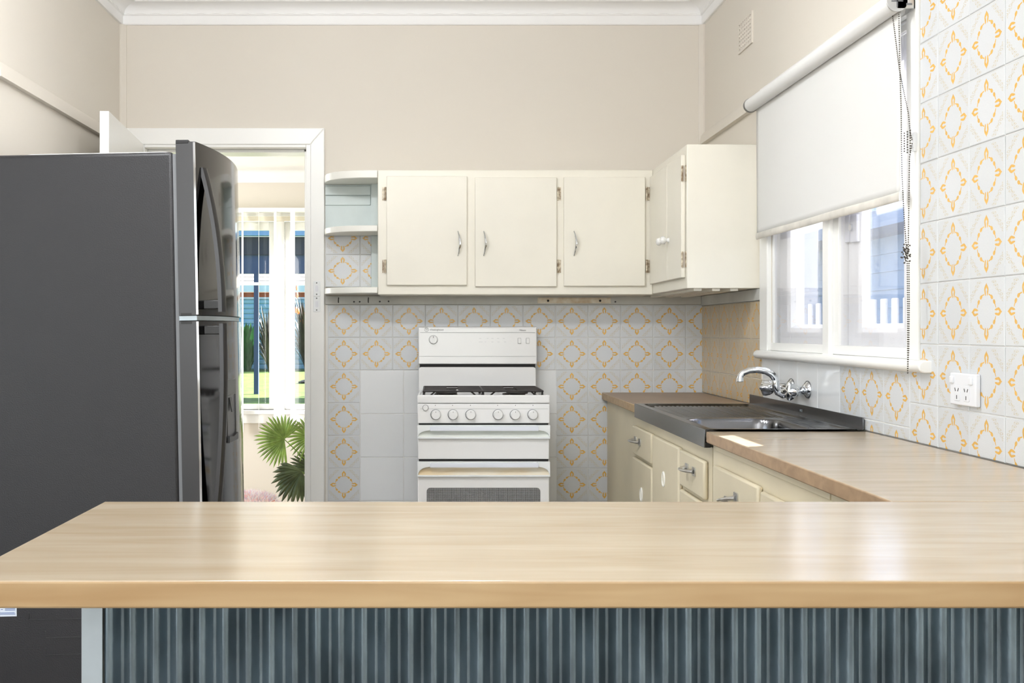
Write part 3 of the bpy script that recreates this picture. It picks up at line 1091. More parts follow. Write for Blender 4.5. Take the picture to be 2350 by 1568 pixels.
uc = thing('wall_cabinet', 'cream three-door wall cabinet above the stove', 'cabinet', (0.35, UY, UZ0))
MB().box(UX0, UX1, UY, YB - 0.002, UZ0, UZ1).build('cabinet_body', M['cream'], uc, bevel=0.003)
dy = UY - 0.014
for (p0_, p1_, y0, y1, hpx, side, hg) in ((887, 1072, 404, 655, 1053, 1, 882), (1090, 1278, 407, 658, 1112, 1, 1283), (1294, 1481, 406, 657, 1319, 1, 1487)):
    d = MB().box(X(p0_, dy), X(p1_, dy), dy, UY - 0.0006, Z(y1, dy), Z(y0, dy)).build('door', M['cream'], uc, bevel=0.003)
    bow_handle(d, hpx, dy, Z(559, dy), 0.108, side)
    for yy in (444, 611):
        hx_ = X(hg, dy)
        hb = MB()
        s = 1 if hg < p0_ else -1
        hb.box(hx_ - s * 0.010, hx_ + s * 0.004, UY - 0.0025, UY + 0.001, Z(yy + 15, dy), Z(yy - 15, dy))
        hb.tube([(hx_ + s * 0.004, UY - 0.007, Z(yy + 15, dy)), (hx_ + s * 0.004, UY - 0.007, Z(yy - 15, dy))], 0.0042, 8)
        hb.build('hinge', M['hinge'], d)

cc = thing('corner_wall_cabinet', 'cream corner wall cabinet with two narrow doors beside the window', 'cabinet', (1.1, 4.4, UZ0))
CX, CY = 0.959, 3.992
MB().box(CX, XR - 0.002, CY, YB - 0.002, UZ0 + 0.003, UZ1 + 0.002).build('cabinet_body', M['cream'], cc, bevel=0.003)
bm_ = MB()
for xx in (0.99, 1.06, 1.13):
    bm_.box(xx, xx + 0.03, CY + 0.02, YB - 0.03, UZ0 - 0.006, UZ0 + 0.003)
bm_.build('bottom_batten', M['cream'], cc)
for i, (y0, y1) in enumerate(((4.015, 4.262), (4.268, 4.602))):
    d = MB().box(CX - 0.017, CX - 0.0006, y0, y1, 1.39, 1.862).build('door', M['cream'], cc, bevel=0.003)
    ky = y1 - 0.035 if i == 0 else y0 + 0.035
    MB().lathe([(0.011, 0), (0.009, 0.004), (0.007, 0.010), (0.014, 0.018), (0.0165, 0.025), (0.013, 0.033), (0.005, 0.036)], (CX - 0.0165, ky, 1.552), (-1, 0, 0), 16).build('knob', M['enamel'], d)
    if i == 0:
        for zz in (1.79, 1.46):
            h_ = MB().tube([(CX - 0.014, y0 - 0.004, zz - 0.03), (CX - 0.014, y0 - 0.004, zz + 0.03)], 0.0042, 8).box(CX - 0.003, CX, y0 - 0.014, y0, zz - 0.03, zz + 0.03)
            h_.build('hinge', M['hinge'], d)

# open corner shelf
sh = thing('corner_shelf', 'white open end shelf with curved boards between door frame and wall cabinet', 'shelf', (-0.38, YB, UZ0))
SX0, SX1 = X(747, YB), UX0 - 0.0012
for zz0, zz1 in ((1.862, 1.8965), (1.625, 1.652), (1.352, 1.379)):
    pts = [(SX1, YB - 0.012), (SX1, UY + 0.003)]
    for k in range(1, 15):
        a = PI / 2 * k / 14
        ca, sa = math.cos(a) ** 0.8, math.sin(a) ** 0.8
        pts.append((SX1 - (SX1 - SX0) * sa, YB - 0.012 - (YB - 0.012 - UY - 0.003) * ca))
    MB().prism(pts, 'z', zz0, zz1).build('shelf_board', M['shelf'], sh, bevel=0.003, sharp=30)
MB().box(SX0, X(853, YB), YB - 0.010, YB - 0.0005, 1.652, 1.862).build('back_panel', M['niche'], sh)
st_ = MB().box(SX0, X(851, YB), YB - 0.018, YB - 0.010, 1.812, 1.853).build('back_batten', M['niche'], sh, bevel=0.002)
MB().box(SX0, X(851, YB), YB - 0.016, YB - 0.010, 1.766, 1.809).build('back_batten', M['niche'], sh, bevel=0.002)
MB().box(X(853, YB), SX1, YB - 0.034, YB - 0.0105, 1.379, 1.862).build('end_cleat', M['niche'], sh)

# ------------------------------------------------------------------ base cabinets
FX = 0.792        # front frame plane


def oval_pull(parent, y, z):
    g = MB()
    pts = []
    for k in range(20):
        a = 2 * PI * k / 20
        pts.append((y + 0.017 * math.cos(a), z + 0.024 * math.sin(a)))
    ring = [(FX - 0.0165, p[0], p[1]) for p in pts]
    g.tube(ring + ring[:2], 0.0035, 6, caps=False)
    g.prism([(y + 0.9 * (p[0] - y), z + 0.9 * (p[1] - z)) for p in pts], 'x', FX - 0.0162, FX - 0.0150, mi=1)
    g.build('oval_pull', [M['shelf'], M['cream_base']], parent)


def drawer_pull(parent, y, z, tilt):
    """chrome bridge pull: two flat feet and a thick arched grip"""
    g = MB()
    for e in (-1, 1):
        yy, zz = y + e * 0.044, z + e * tilt
        g.prism(rrect(yy - 0.017, yy + 0.017, zz - 0.013, zz + 0.013, 0.003, 3), 'x', FX - 0.0190, FX - 0.0155)
    pts, r = [], []
    for k in range(13):
        t = -1 + k / 6
        pts.append((FX - 0.019 - 0.026 * (1 - abs(t) ** 2.4), y + 0.050 * t, z + tilt * t))
        r.append(0.0115 - 0.004 * (1 - t * t))
    g.tube(pts, r, 10, flat=0.55)
    g.build('drawer_pull', M['pull'], parent)


def front(cab, name, y0, y1, z0, z1):
    return MB().box(FX - 0.0155, FX - 0.0005, y0, y1, z0, z1).build(name, M['cream_base'], cab, bevel=0.006, seg=2)


bc1 = thing('corner_base_cabinet', 'plain cream base cabinet panel under the brown worktop in the corner', 'cabinet', (0.95, 4.5, 0))
MB().box(FX + 0.001, XR - 0.012, 4.166, YB - 0.012, 0, 0.866).build('cabinet_body', M['cream_base'], bc1, bevel=0.002)

bc2 = thing('sink_base_cabinet', 'cream base cabinet with two drawers and oval-pull doors under the sink', 'cabinet', (0.95, 3.6, 0))
b = MB()
b.box(FX, FX + 0.018, 2.995, 4.163, 0.09, 0.852).box(FX + 0.018, XR - 0.012, 2.995, 3.013, 0.09, 0.852).box(FX + 0.018, XR - 0.012, 4.145, 4.163, 0.09, 0.852)
b.box(FX + 0.018, XR - 0.012, 3.013, 4.145, 0.09, 0.108).box(FX + 0.06, FX + 0.078, 2.995, 4.163, 0, 0.09)
b.build('cabinet_body', M['cream_base'], bc2)
d = front(bc2, 'drawer', 3.778, 4.135, 0.703, 0.813)
drawer_pull(d, 4.02, 0.762, 0.0)
d = front(bc2, 'door', 3.772, 4.135, 0.12, 0.690)
oval_pull(d, 3.945, 0.568)
d = front(bc2, 'door', 3.352, 3.752, 0.12, 0.812)
oval_pull(d, 3.560, 0.681)
d = front(bc2, 'drawer', 3.035, 3.335, 0.695, 0.808)
drawer_pull(d, 3.185, 0.764, 0.0)
d = front(bc2, 'door', 3.035, 3.335, 0.12, 0.683)
oval_pull(d, 3.28, 0.45)
hg = MB().tube([(FX - 0.006, 3.344, 0.71), (FX - 0.006, 3.344, 0.775)], 0.005, 8).box(FX - 0.004, FX, 3.338, 3.350, 0.71, 0.775)
hg.build('hinge', M['hinge'], bc2)

bc3 = thing('window_base_cabinet', 'cream base cabinet with a chrome-handled drawer under the long worktop', 'cabinet', (0.95, 2.4, 0))
b = MB()
b.box(FX, FX + 0.018, 1.775, 2.984, 0.09, 0.866).box(FX + 0.018, XR - 0.012, 2.966, 2.984, 0.09, 0.866).box(FX + 0.018, XR - 0.012, 1.775, 1.793, 0.09, 0.866)
b.box(FX + 0.018, XR - 0.012, 1.793, 2.966, 0.09, 0.108).box(FX + 0.06, FX + 0.078, 1.775, 2.984, 0, 0.09)
b.build('cabinet_body', M['cream_base'], bc3)
MB().box(FX - 0.005, FX - 0.0003, 2.09, 2.955, 0.849, 0.865).build('top_rail', M['cream_base'], bc3, bevel=0.0015)
MB().box(FX - 0.005, FX - 0.0003, 1.80, 2.082, 0.849, 0.865).build('top_rail', M['cream_base'], bc3, bevel=0.0015)
d = front(bc3, 'drawer', 2.528, 2.935, 0.645, 0.811)
drawer_pull(d, 2.745, 0.744, -0.012)
d = front(bc3, 'door', 2.528, 2.935, 0.12, 0.63)
d = front(bc3, 'door', 2.10, 2.508, 0.12, 0.803)
d = front(bc3, 'door', 1.80, 2.08, 0.12, 0.803)

# ------------------------------------------------------------------ worktops and sink
WT0, WT1 = 0.868, 0.900
XW = XR - 0.0125


def worktop(name, label, x0, x1, y0, y1, top, edge):
    o = MB()
    o.box(x0, x1, y0, y1, WT0, WT1)
    o.mi = [0, 1, 1, 1, 1, 1]
    o.mi = [1, 0, 1, 1, 1, 1]
    ob = o.build(name, [top, edge], bevel=0.003)
    return tag(ob, label, 'worktop')


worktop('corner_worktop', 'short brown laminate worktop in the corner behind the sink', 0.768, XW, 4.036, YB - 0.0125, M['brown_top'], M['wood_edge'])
worktop('window_worktop', 'long pale maple laminate worktop running under the power outlet', 0.770, XW, 1.768, 2.978, M['wood'], M['wood_edge_brown'])
worktop('peninsula_worktop', 'wide maple laminate breakfast bar top in the foreground', -0.56, XW, 1.206, 1.7655, M['wood'], M['wood_edge'])

sk = thing('kitchen_sink', 'stainless steel sink with ribbed drainer and upstand below the taps', 'sink', (1.0, 3.5, 0.9))
SX_0, SX_1, SY0, SY1 = 0.767, 1.226, 2.982, 4.032


def sstep(e0, e1, v):
    t = min(1, max(0, (v - e0) / (e1 - e0)))
    return t * t * (3 - 2 * t)


def rbox(x, y, x0, x1, y0, y1, r):
    """signed distance to a rounded rectangle"""
    cx, cy = (x0 + x1) / 2, (y0 + y1) / 2
    qx, qy = abs(x - cx) - (x1 - x0) / 2 + r, abs(y - cy) - (y1 - y0) / 2 + r
    return math.hypot(max(qx, 0), max(qy, 0)) + min(max(qx, qy), 0) - r


def sink_z(x, y):
    z = 0.906
    dd = rbox(x, y, 0.795, 1.195, 3.005, 4.005, 0.02)
    z -= 0.008 * sstep(0.004, -0.010, dd)
    db = rbox(x, y, 0.808, 1.105, 3.055, 3.43, 0.07)
    if y > 3.47 and dd < -0.02:
        f = sstep(-0.02, -0.035, dd) * sstep(3.47, 3.50, y)
        z += 0.0036 * f * math.cos(2 * PI * (x - 0.8) / 0.0165) - 0.003 * f * (1 - sstep(3.47, 4.0, y))
    if x > 1.125 and y < 3.44 and dd < -0.012:
        z += 0.002 * math.cos(2 * PI * (x - 1.125) / 0.0135) * sstep(3.44, 3.41, y) * sstep(3.02, 3.05, y)
    z -= 0.15 * sstep(0.006, -0.028, db)
    return z


def sk_fn(u, v):
    x, y = SX_0 + (SX_1 - SX_0) * u, SY0 + (SY1 - SY0) * v
    return (x, y, sink_z(x, y))


MB().grid(150, 220, sk_fn).build('sink_top', M['steel'], sk, sharp=None)
MB().box(SX_0 - 0.001, SX_0 + 0.002, SY0, SY1, 0.853, 0.9055).build('sink_apron', M['steel'], sk, bevel=0.001)
MB().box(XW - 0.004, XW - 0.001, 3.0, 4.085, 0.902, 0.938).box(XW - 0.02, XW - 0.001, 3.0, 4.032, 0.9005, 0.905).build('sink_upstand', M['steel'], sk, bevel=0.001)
MB().box(0.768, 0.786, 2.984, 2.994, 0.853, 0.867).build('corner_block', M['black'], sk, bevel=0.002)
MB().lathe([(0.032, 0), (0.03, 0.003), (0.012, 0.001)], (0.95, 3.24, 0.7565), (0, 0, 1), 20).build('drain', M['chrome'], sk)
text('stamp', 'KITZ', 0.011, (XW - 0.0042, 3.52, 0.915), M['steel_bright'], sk, rot=(PI / 2, 0, -PI / 2))

# ------------------------------------------------------------------ tap
tp = thing('wall_tap', 'chrome wall-mounted mixer tap with swan neck and two star handles', 'tap', (XR - 0.01, 3.54, 0.985))
XT = XR - 0.0105
ty = (3.622, 3.462)
tz = 0.992
for sgn, yy in ((1, ty[0]), (-1, ty[1])):
    MB().lathe([(0.030, 0), (0.029, 0.004), (0.018, 0.012), (0.013, 0.016)], (XT, yy, tz), (-1, 0, 0), 24).build('wall_flange', M['chrome'], tp)
    av = Vector((-1, sgn * 0.95, 0)).normalized()
    c0 = Vector((XT - 0.026, yy, tz - 0.004))
    vb = MB().lathe([(0.0125, 0.012), (0.0125, 0.03)], (XT, yy, tz - 0.002), (-1, 0, 0), 20)
    vb.lathe([(0.0155, -0.012), (0.0165, 0.0), (0.0175, 0.02), (0.0165, 0.034), (0.012, 0.038)], c0, av, 20)
    vb.build('valve_body', M['chrome'], tp)
    hd = MB()
    su = Vector((-av.y, av.x, 0))
    prof = []
    n = 32
    for d_, rr, amp in ((0.036, 0.011, 0), (0.040, 0.018, 0.001), (0.052, 0.0225, 0.004), (0.066, 0.0235, 0.0065), (0.076, 0.0225, 0.0065), (0.081, 0.015, 0.002), (0.082, 0.0005, 0)):
        ring = []
        for k in range(n):
            a_ = 2 * PI * k / n
            r_ = rr + amp * math.cos(4 * a_)
            ring.append(tuple(c0 + av * d_ + su * (r_ * math.cos(a_)) + Vector((0, 0, r_ * math.sin(a_)))))
        prof.append(ring)
    vs = [p for r in prof for p in r]
    fs = [(i * n + k, i * n + (k + 1) % n, (i + 1) * n + (k + 1) % n, (i + 1) * n + k) for i in range(len(prof) - 1) for k in range(n)]
    hd.add(vs, fs, True)
    hd.build('star_handle', M['chrome'], tp)
# cross bar of the body and swan neck
ym = (ty[0] + ty[1]) / 2
body = MB().tube([(XT - 0.028, ty[1], tz - 0.004), (XT - 0.028, ty[0], tz - 0.004)], 0.0125, 14)
body.build('tap_body', M['chrome'], tp)
XN, zn = XT - 0.028, tz - 0.006
pts = [(XN, ym, zn), (XN - 0.012, ym, zn - 0.012), (XN - 0.028, ym, zn - 0.016), (XN - 0.043, ym, zn - 0.008), (XN - 0.051, ym, zn + 0.010), (XN - 0.053, ym, zn + 0.028)]
MB().tube(pts, [0.011, 0.0125, 0.0135, 0.0135, 0.013, 0.0125], 14).lathe([(0.0145, 0), (0.0145, 0.006)], (XN - 0.053, ym, zn + 0.026), (0, 0, 1), 18).build('neck_elbow', M['chrome'], tp)
arc = [(XN - 0.053, ym, zn + 0.032), (XN - 0.057, ym, zn + 0.043), (XN - 0.068, ym, zn + 0.055), (XN - 0.088, ym, zn + 0.0645), (XN - 0.115, ym, zn + 0.0685), (XN - 0.142, ym, zn + 0.066), (XN - 0.163, ym, zn + 0.058), (XN - 0.172, ym, zn + 0.047), (XN - 0.173, ym, zn + 0.040)]
sp_o = MB().tube(arc, [0.0125, 0.0125, 0.0122, 0.0118, 0.0112, 0.0105, 0.0105, 0.0105, 0.0105], 14)
sp_o.build('spout', M['chrome'], tp)
MB().lathe([(0.0115, 0), (0.0115, 0.012), (0.009, 0.014)], (XN - 0.173, ym, zn + 0.041), (0, 0, -1), 16).build('aerator', M['chrome'], tp)

# ------------------------------------------------------------------ power outlet
po = thing('power_outlet', 'grey white double power outlet with two switches on the flower tiles', 'outlet', (XR, 2.43, 1.05))
XO = XR - 0.0095
oy0, oy1, oz0, oz1 = 2.364, 2.482, 1.014, 1.089
pl = MB().box(XO - 0.012, XO, oy0, oy1, oz0, oz1).build('face_plate', M['socket'], po, bevel=0.003, seg=3)
XQ = XO - 0.012
for yy in (2.470, 2.384):
    MB().box(XQ - 0.005, XQ + 0.001, yy - 0.007, yy + 0.007, 1.064, 1.081).build('switch', M['socket'], po, bevel=0.002)
for yy in (2.448, 2.405):
    so3 = MB().prism(rrect(yy - 0.0145, yy + 0.0145, 1.024, 1.060, 0.005), 'x', XQ - 0.0012, XQ + 0.001).build('socket', M['socket'], po, bevel=0.0005)
    pn = MB()
    for e in (-1, 1):
        c, s_ = math.cos(0.5), math.sin(0.5) * -e
        a, bb_ = 0.0011, 0.0042
        cy, cz = yy - e * -0.0068, 1.050
        qd = [(cy + c * i * a - s_ * j * bb_, cz + s_ * i * a + c * j * bb_) for i, j in ((-1, -1), (1, -1), (1, 1), (-1, 1))]
        pn.prism(qd, 'x', XQ - 0.0018, XQ - 0.001)
    pn.box(XQ - 0.0018, XQ - 0.001, yy - 0.0012, yy + 0.0012, 1.028, 1.037)
    pn.build('pin_slot', M['ink'], so3)

# ------------------------------------------------------------------ stove
sv = thing('gas_stove', 'white freestanding gas stove with backguard, black trivet and separate grill', 'stove', (0.195, 4.55, 0))
sx0, sx1, sf = -0.0755, 0.4695, 4.30
bx0, bx1 = -0.079, 0.459
bd = MB().box(sx0 + 0.004, sx1 - 0.004, sf + 0.025, 4.80, 0.04, 0.895).box(sx0 + 0.03, sx1 - 0.03, sf + 0.06, 4.78, 0.0, 0.04)
bd.build('stove_body', M['enamel'], sv)
# backguard with sloping face
bgm = MB().prism([(4.748, 1.034), (4.752, 1.2), (4.765, 1.2045), (4.80, 1.2045), (4.80, 1.034)], 'x', bx0, bx1)
bgo = bgm.build('backguard', M['enamel'], sv, bevel=0.004, seg=3)
ln = MB().box(bx0 + 0.008, bx1 - 0.008, 4.7495, 4.7525, 1.1768, 1.1784).box(bx0 + 0.004, bx1 - 0.004, 4.7475, 4.7495, 1.0692, 1.0702)
ln.build('panel_line', M['print'], bgo)
yb_ = 4.7508
text('brand_lettering', 'Westinghouse', 0.0135, (X(986.5, yb_), yb_ - 0.0005, Z(759, yb_)), M['print'], bgo, xs=0.8)
em = MB()
ring = [(X(979, yb_) + 0.0093 * math.cos(a), yb_ - 0.0005, Z(756.5, yb_) + 0.0093 * math.sin(a)) for a in [2 * PI * k / 24 for k in range(26)]]
em.tube(ring, 0.0007, 5, caps=False)
wp = [(-0.0052, 0.0042), (-0.0028, -0.001), (0, 0.004), (0.0028, -0.001), (0.0052, 0.0042)]
for a, b_ in zip(wp, wp[1:]):
    em.tube([(X(979, yb_) + a[0], yb_ - 0.0006, Z(756.5, yb_) + a[1]), (X(979, yb_) + b_[0], yb_ - 0.0006, Z(756.5, yb_) + b_[1])], 0.0006, 4)
for a in wp[::2]:
    em.ball((X(979, yb_) + a[0], yb_ - 0.0008, Z(756.5, yb_) + a[1]), 0.0011, 6, 4)
em.box(X(979, yb_) - 0.0034, X(979, yb_) + 0.0034, yb_ - 0.001, yb_, Z(756.5, yb_) - 0.0054, Z(756.5, yb_) - 0.0044)
em.build('brand_emblem', M['print'], bgo)
text('model_lettering', 'Milanese', 0.0125, (X(1191, yb_), yb_ - 0.0005, Z(760, yb_)), M['print'], bgo, shear=0.35, xs=0.72)
tm_ = MB().lathe([(0.021, 0), (0.021, 0.001)], (X(994.5, yb_), yb_, Z(780, yb_)), (0, -1, 0), 28).build('dial_ring', M['print'], bgo)
tm2 = MB().lathe([(0.0195, 0), (0.0195, 0.0022), (0.0175, 0.003), (0.0175, 0.006), (0.0165, 0.008)], (X(994.5, yb_), yb_ - 0.0002, Z(780, yb_)), (0, -1, 0), 28)
tm2.box(X(994.5, yb_) - 0.0042, X(994.5, yb_) + 0.0042, yb_ - 0.017, yb_ - 0.007, Z(780, yb_) - 0.0165, Z(780, yb_) + 0.0165)
tm2.build('timer_dial', M['enamel'], bgo, bevel=0.0006)
MB().box(X(994.5, yb_) - 0.001, X(994.5, yb_) + 0.001, yb_ - 0.0178, yb_ - 0.0168, Z(780, yb_) + 0.008, Z(780, yb_) + 0.0165).build('dial_mark', M['ink'], bgo)
for px in (1192, 1211):
    rk = MB().prism(rrect(X(px - 4, yb_), X(px + 4, yb_), Z(789, yb_), Z(776, yb_), 0.003), 'y', yb_ - 0.002, yb_ + 0.001).build('switch_surround', M['print'], bgo)
    MB().prism(rrect(X(px - 3.2, yb_), X(px + 3.6, yb_), Z(788.3, yb_), Z(776.6, yb_), 0.0025), 'y', yb_ - 0.005, yb_ + 0.001).build('rocker_switch', M['enamel'], bgo, bevel=0.0006)
pr = MB()
for k, (px, py, w) in enumerate(((1102, 777, 5), (1119, 777, 4), (1130, 777, 5), (1143, 777, 5), (1156, 777, 5), (1103, 785, 9), (1114, 785, 3), (1130, 785, 5), (1144, 785, 5), (1159, 785, 5), (1193, 793, 7), (1211, 793, 7), (1193, 796.5, 5), (1211, 796.5, 5), (994.5, 799, 7))):
    pr.box(X(px - w / 2, yb_), X(px + w / 2, yb_), yb_ - 0.0006, yb_ + 0.0005, Z(py + 0.5, yb_), Z(py - 0.5, yb_))
pr.build('printed_legend', mat('faint_print', (206, 206, 208), 0.5), bgo, kind='stuff')
# dark slot and lower splash plate
MB().box(bx0 + 0.006, bx1 - 0.006, 4.765, 4.80, 1.0, 1.035).build('vent_slot', M['black'], sv)
spl = [(bx0 + 0.001, 0.89), (bx1 - 0.004, 0.89)] + [(bx1 - 0.004 - 0.012 + 0.012 * math.cos(a), 1.008 + 0.012 * math.sin(a)) for a in [PI / 2 * k / 4 for k in range(5)]] + [(bx0 + 0.013 - 0.012 * math.sin(a), 1.008 + 0.012 * math.cos(a)) for a in [PI / 2 * k / 4 for k in range(5)]]
MB().prism(spl, 'y', 4.752, 4.768).build('splash_plate', M['enamel'], sv, bevel=0.002)
# hob tray with raised rim
hb = MB().box(sx0, sx1, sf + 0.01, 4.752, 0.890, 0.905).box(sx0, sx1, sf, sf + 0.022, 0.8875, 0.921).box(sx0, sx0 + 0.012, sf + 0.02, 4.752, 0.8875, 0.917).box(sx1 - 0.012, sx1, sf + 0.02, 4.752, 0.8875, 0.917)
hb.build('hob', M['enamel'], sv, bevel=0.005, seg=3)
for bxx, byy in ((0.045, 4.43), (0.345, 4.43), (0.045, 4.62), (0.345, 4.62)):
    bu = MB().lathe([(0.052, 0), (0.05, 0.004), (0.034, 0.006), (0.034, 0.014), (0.045, 0.015), (0.046, 0.021), (0.03, 0.024)], (bxx, byy, 0.905), (0, 0, 1), 24)
    bu.build('burner', M['dark'], sv)
for a0, a1 in ((-0.052, 0.196), (0.198, 0.446)):
    tv = MB()
    zt_ = 0.934
    y0, y1 = 4.352, 4.705
    r = 0.0042
    tv.tube([(a0, y0, zt_), (a1, y0, zt_), (a1, y1, zt_), (a0, y1, zt_), (a0, y0, zt_), (a1, y0, zt_)], r, 6)
    for yy in (4.395, 4.43, 4.47, 4.51, 4.55, 4.59, 4.63, 4.67):
        L = (a1 - a0)
        tv.tube([(a0, yy, zt_), (a0 + L * 0.40, yy, zt_ - 0.001)], r, 6)
        tv.tube([(a1, yy, zt_), (a1 - L * 0.40, yy, zt_ - 0.001)], r, 6)
    tv.tube([(a0, (y0 + y1) / 2 + 0.02, zt_), (a1, (y0 + y1) / 2 + 0.02, zt_)], r, 6)
    for xx, s in ((a0, -1), (a1, 1)):
        for yy in (y0 + 0.02, y1 - 0.02):
            tv.tube([(xx, yy, zt_), (xx + s * 0.0 - s * 0.001, yy - 0.003, zt_ - 0.012), (xx - s * 0.001, yy, 0.9055)], 0.004, 6)
    tv.tube([(a0 + 0.05, y0, zt_), (a0 + 0.02, y0 + 0.02, 0.9065)], 0.0035, 6)
    tv.tube([(a1 - 0.05, y0, zt_), (a1 - 0.02, y0 + 0.02, 0.9065)], 0.0035, 6)
    tv.build('trivet', M['dark'], sv)
# control panel, knobs
cp_ = MB().box(sx0 + 0.001, sx1 - 0.001, sf - 0.002, sf + 0.03, 0.8055, 0.885).build('control_panel', M['enamel'], sv, bevel=0.003)
yk = sf - 0.002
MB().box(sx0 + 0.012, sx1 - 0.008, yk - 0.0006, yk + 0.0005, 0.8645, 0.8655).build('panel_line', M['print'], cp_)
for px in (1000.2, 1039.8, 1080.3, 1143, 1182.3, 1222.8):
    c = (X(px, yk), yk, Z(952, yk))
    kn = MB().lathe([(0.0205, 0), (0.0205, 0.003), (0.019, 0.005), (0.0185, 0.020), (0.0165, 0.024), (0.004, 0.0245)], c, (0, -1, 0), 28).build('knob', M['enamel'], cp_)
    MB().box(c[0] - 0.0008, c[0] + 0.0008, yk - 0.0252, yk - 0.0242, c[2] + 0.010, c[2] + 0.015).build('knob_mark', M['ink'], kn)
    MB().lathe([(0.0217, 0), (0.0217, 0.0012)], (c[0] - 0.0006, yk, c[2]), (0, -1, 0), 28).build('knob_shade_ring', M['ink'], cp_)  # dark disc set slightly left, paints the shadow around the knob's rim
mk = MB()
for px in (999, 1038.5, 1079.5, 1142, 1183, 1223):
    mk.box(X(px - 0.8, yk), X(px + 0.8, yk), yk - 0.0007, yk + 0.0005, Z(931.5, yk), Z(929.8, yk))
mk.build('burner_icon', M['ink'], cp_, kind='stuff')
c = (X(976.5, yk), yk, Z(936.3, yk))
MB().lathe([(0.0125, 0), (0.0125, 0.002)], c, (0, -1, 0), 24).build('button_ring', M['ink'], cp_)
MB().lathe([(0.0112, 0), (0.0112, 0.007), (0.009, 0.009)], c, (0, -1, 0), 24).build('ignition_button', M['enamel'], cp_)
# black slots between the fronts
MB().box(sx0 + 0.006, sx1 - 0.006, sf + 0.006, sf + 0.028, 0.797, 0.808).box(sx0 + 0.006, sx1 - 0.006, sf + 0.006, sf + 0.028, 0.648, 0.658).build('front_gap', M['black'], sv)


def door_handle_band(parent, zt, zb, scoop):
    """full-width moulded handle: end blocks, concave scoop, lower lip and a flat bar across"""
    xe0, xe1 = sx0, sx1
    g = MB()
    y0 = sf - 0.002
    h = zt - zb
    zl = zb + 0.008
    nseg = 8
    prof = [(y0 + 0.002, zt)]
    xin0, xin1 = X(990, sf), X(1232, sf)
    # end pieces: solid blocks cut away below by a curved hollow
    for xa, xb in ((xe0, xin0), (xin1, xe1)):
        out = xa if xa == xe0 else xb
        inn = xb if xa == xe0 else xa
        pts = [(out, zt), (inn, zt), (inn, zt - 0.021)]
        for k in range(1, 8):
            a = PI / 2 * k / 8
            pts.append((inn + (out - inn) * 0.92 * math.sin(a), zl + (zt - 0.021 - zl) * math.cos(a) ** 0.8))
        pts += [(out + (inn - out) * 0.06, zl), (out, zl)]
        g.prism(pts, 'y', y0 - 0.012, sf + 0.028)
    g.box(xe0, xe1, y0 - 0.012, sf + 0.028, zb, zl)
    g.box(xin0, xin1, y0 - 0.002, sf + 0.028, zt - 0.007, zt)
    g.build('handle_surround', M['plastic'], parent, bevel=0.0015)
    sc = MB()

    def fn(u, v):
        a = v * PI * 0.62
        return (xe0 + 0.004 + (xe1 - xe0 - 0.008) * u, y0 + 0.024 - 0.032 * (1 - math.sin(a + 0.55)) if False else y0 - 0.010 + 0.030 * math.sin(v * PI * 0.55), zl + (zt - 0.006 - zl) * v)
    sc.grid(10, 8, fn)
    sc.build('handle_scoop', scoop, parent)
    MB().box(X(987, sf), X(1235, sf), y0 - 0.020, y0 - 0.008, zt - 0.0225, zt - 0.005).build('handle_bar', M['bar'], parent, bevel=0.0015)


gd = MB().box(sx0 + 0.002, sx1 - 0.003, sf - 0.001, sf + 0.026, 0.658, 0.742).build('grill_door', M['enamel'], sv, bevel=0.003)
door_handle_band(gd, 0.798, 0.742, M['scoop'])
ov = MB().box(sx0 + 0.002, sx1 - 0.003, sf - 0.001, sf + 0.026, 0.14, 0.586).build('oven_door', M['enamel'], sv, bevel=0.003)
door_handle_band(ov, 0.648, 0.586, M['scoop_stain'])
MB().prism(rrect(X(979, sf), X(1240, sf), 0.22, Z(1119.5, sf), 0.016), 'y', sf - 0.0025, sf + 0.002).build('oven_window', M['oven_glass'], ov)
MB().box(sx0 + 0.004, sx1 - 0.004, sf + 0.004, sf + 0.026, 0.045, 0.135).build('kick_panel', M['enamel'], sv, bevel=0.003)

fl = thing('ceiling_fill_light', 'white fluorescent batten added out of view on the kitchen ceiling as fill light', 'lamp', (-0.5, 2.55, CE))
MB().box(-1.15, 0.15, 2.51, 2.59, CE - 0.045, CE - 0.0005).build('added_batten_body', M['white'], fl, bevel=0.004)  # unseen fitting added to go with the kitchen fill lamps
em_ = bpy.data.materials.new('tube_glow')
em_.use_nodes = True
em_.node_tree.nodes['Principled BSDF'].inputs['Emission Color'].default_value = (0.97, 0.985, 1, 1)
em_.node_tree.nodes['Principled BSDF'].inputs['Emission Strength'].default_value = 4.0
MB().tube([(-1.11, 2.55, CE - 0.066), (0.11, 2.55, CE - 0.066)], 0.013, 10).build('added_fluorescent_tube', em_, fl)
for xx in (-1.125, 0.11):
    MB().box(xx, xx + 0.015, 2.53, 2.57, CE - 0.082, CE - 0.044).build('added_tube_holder', M['white'], fl)

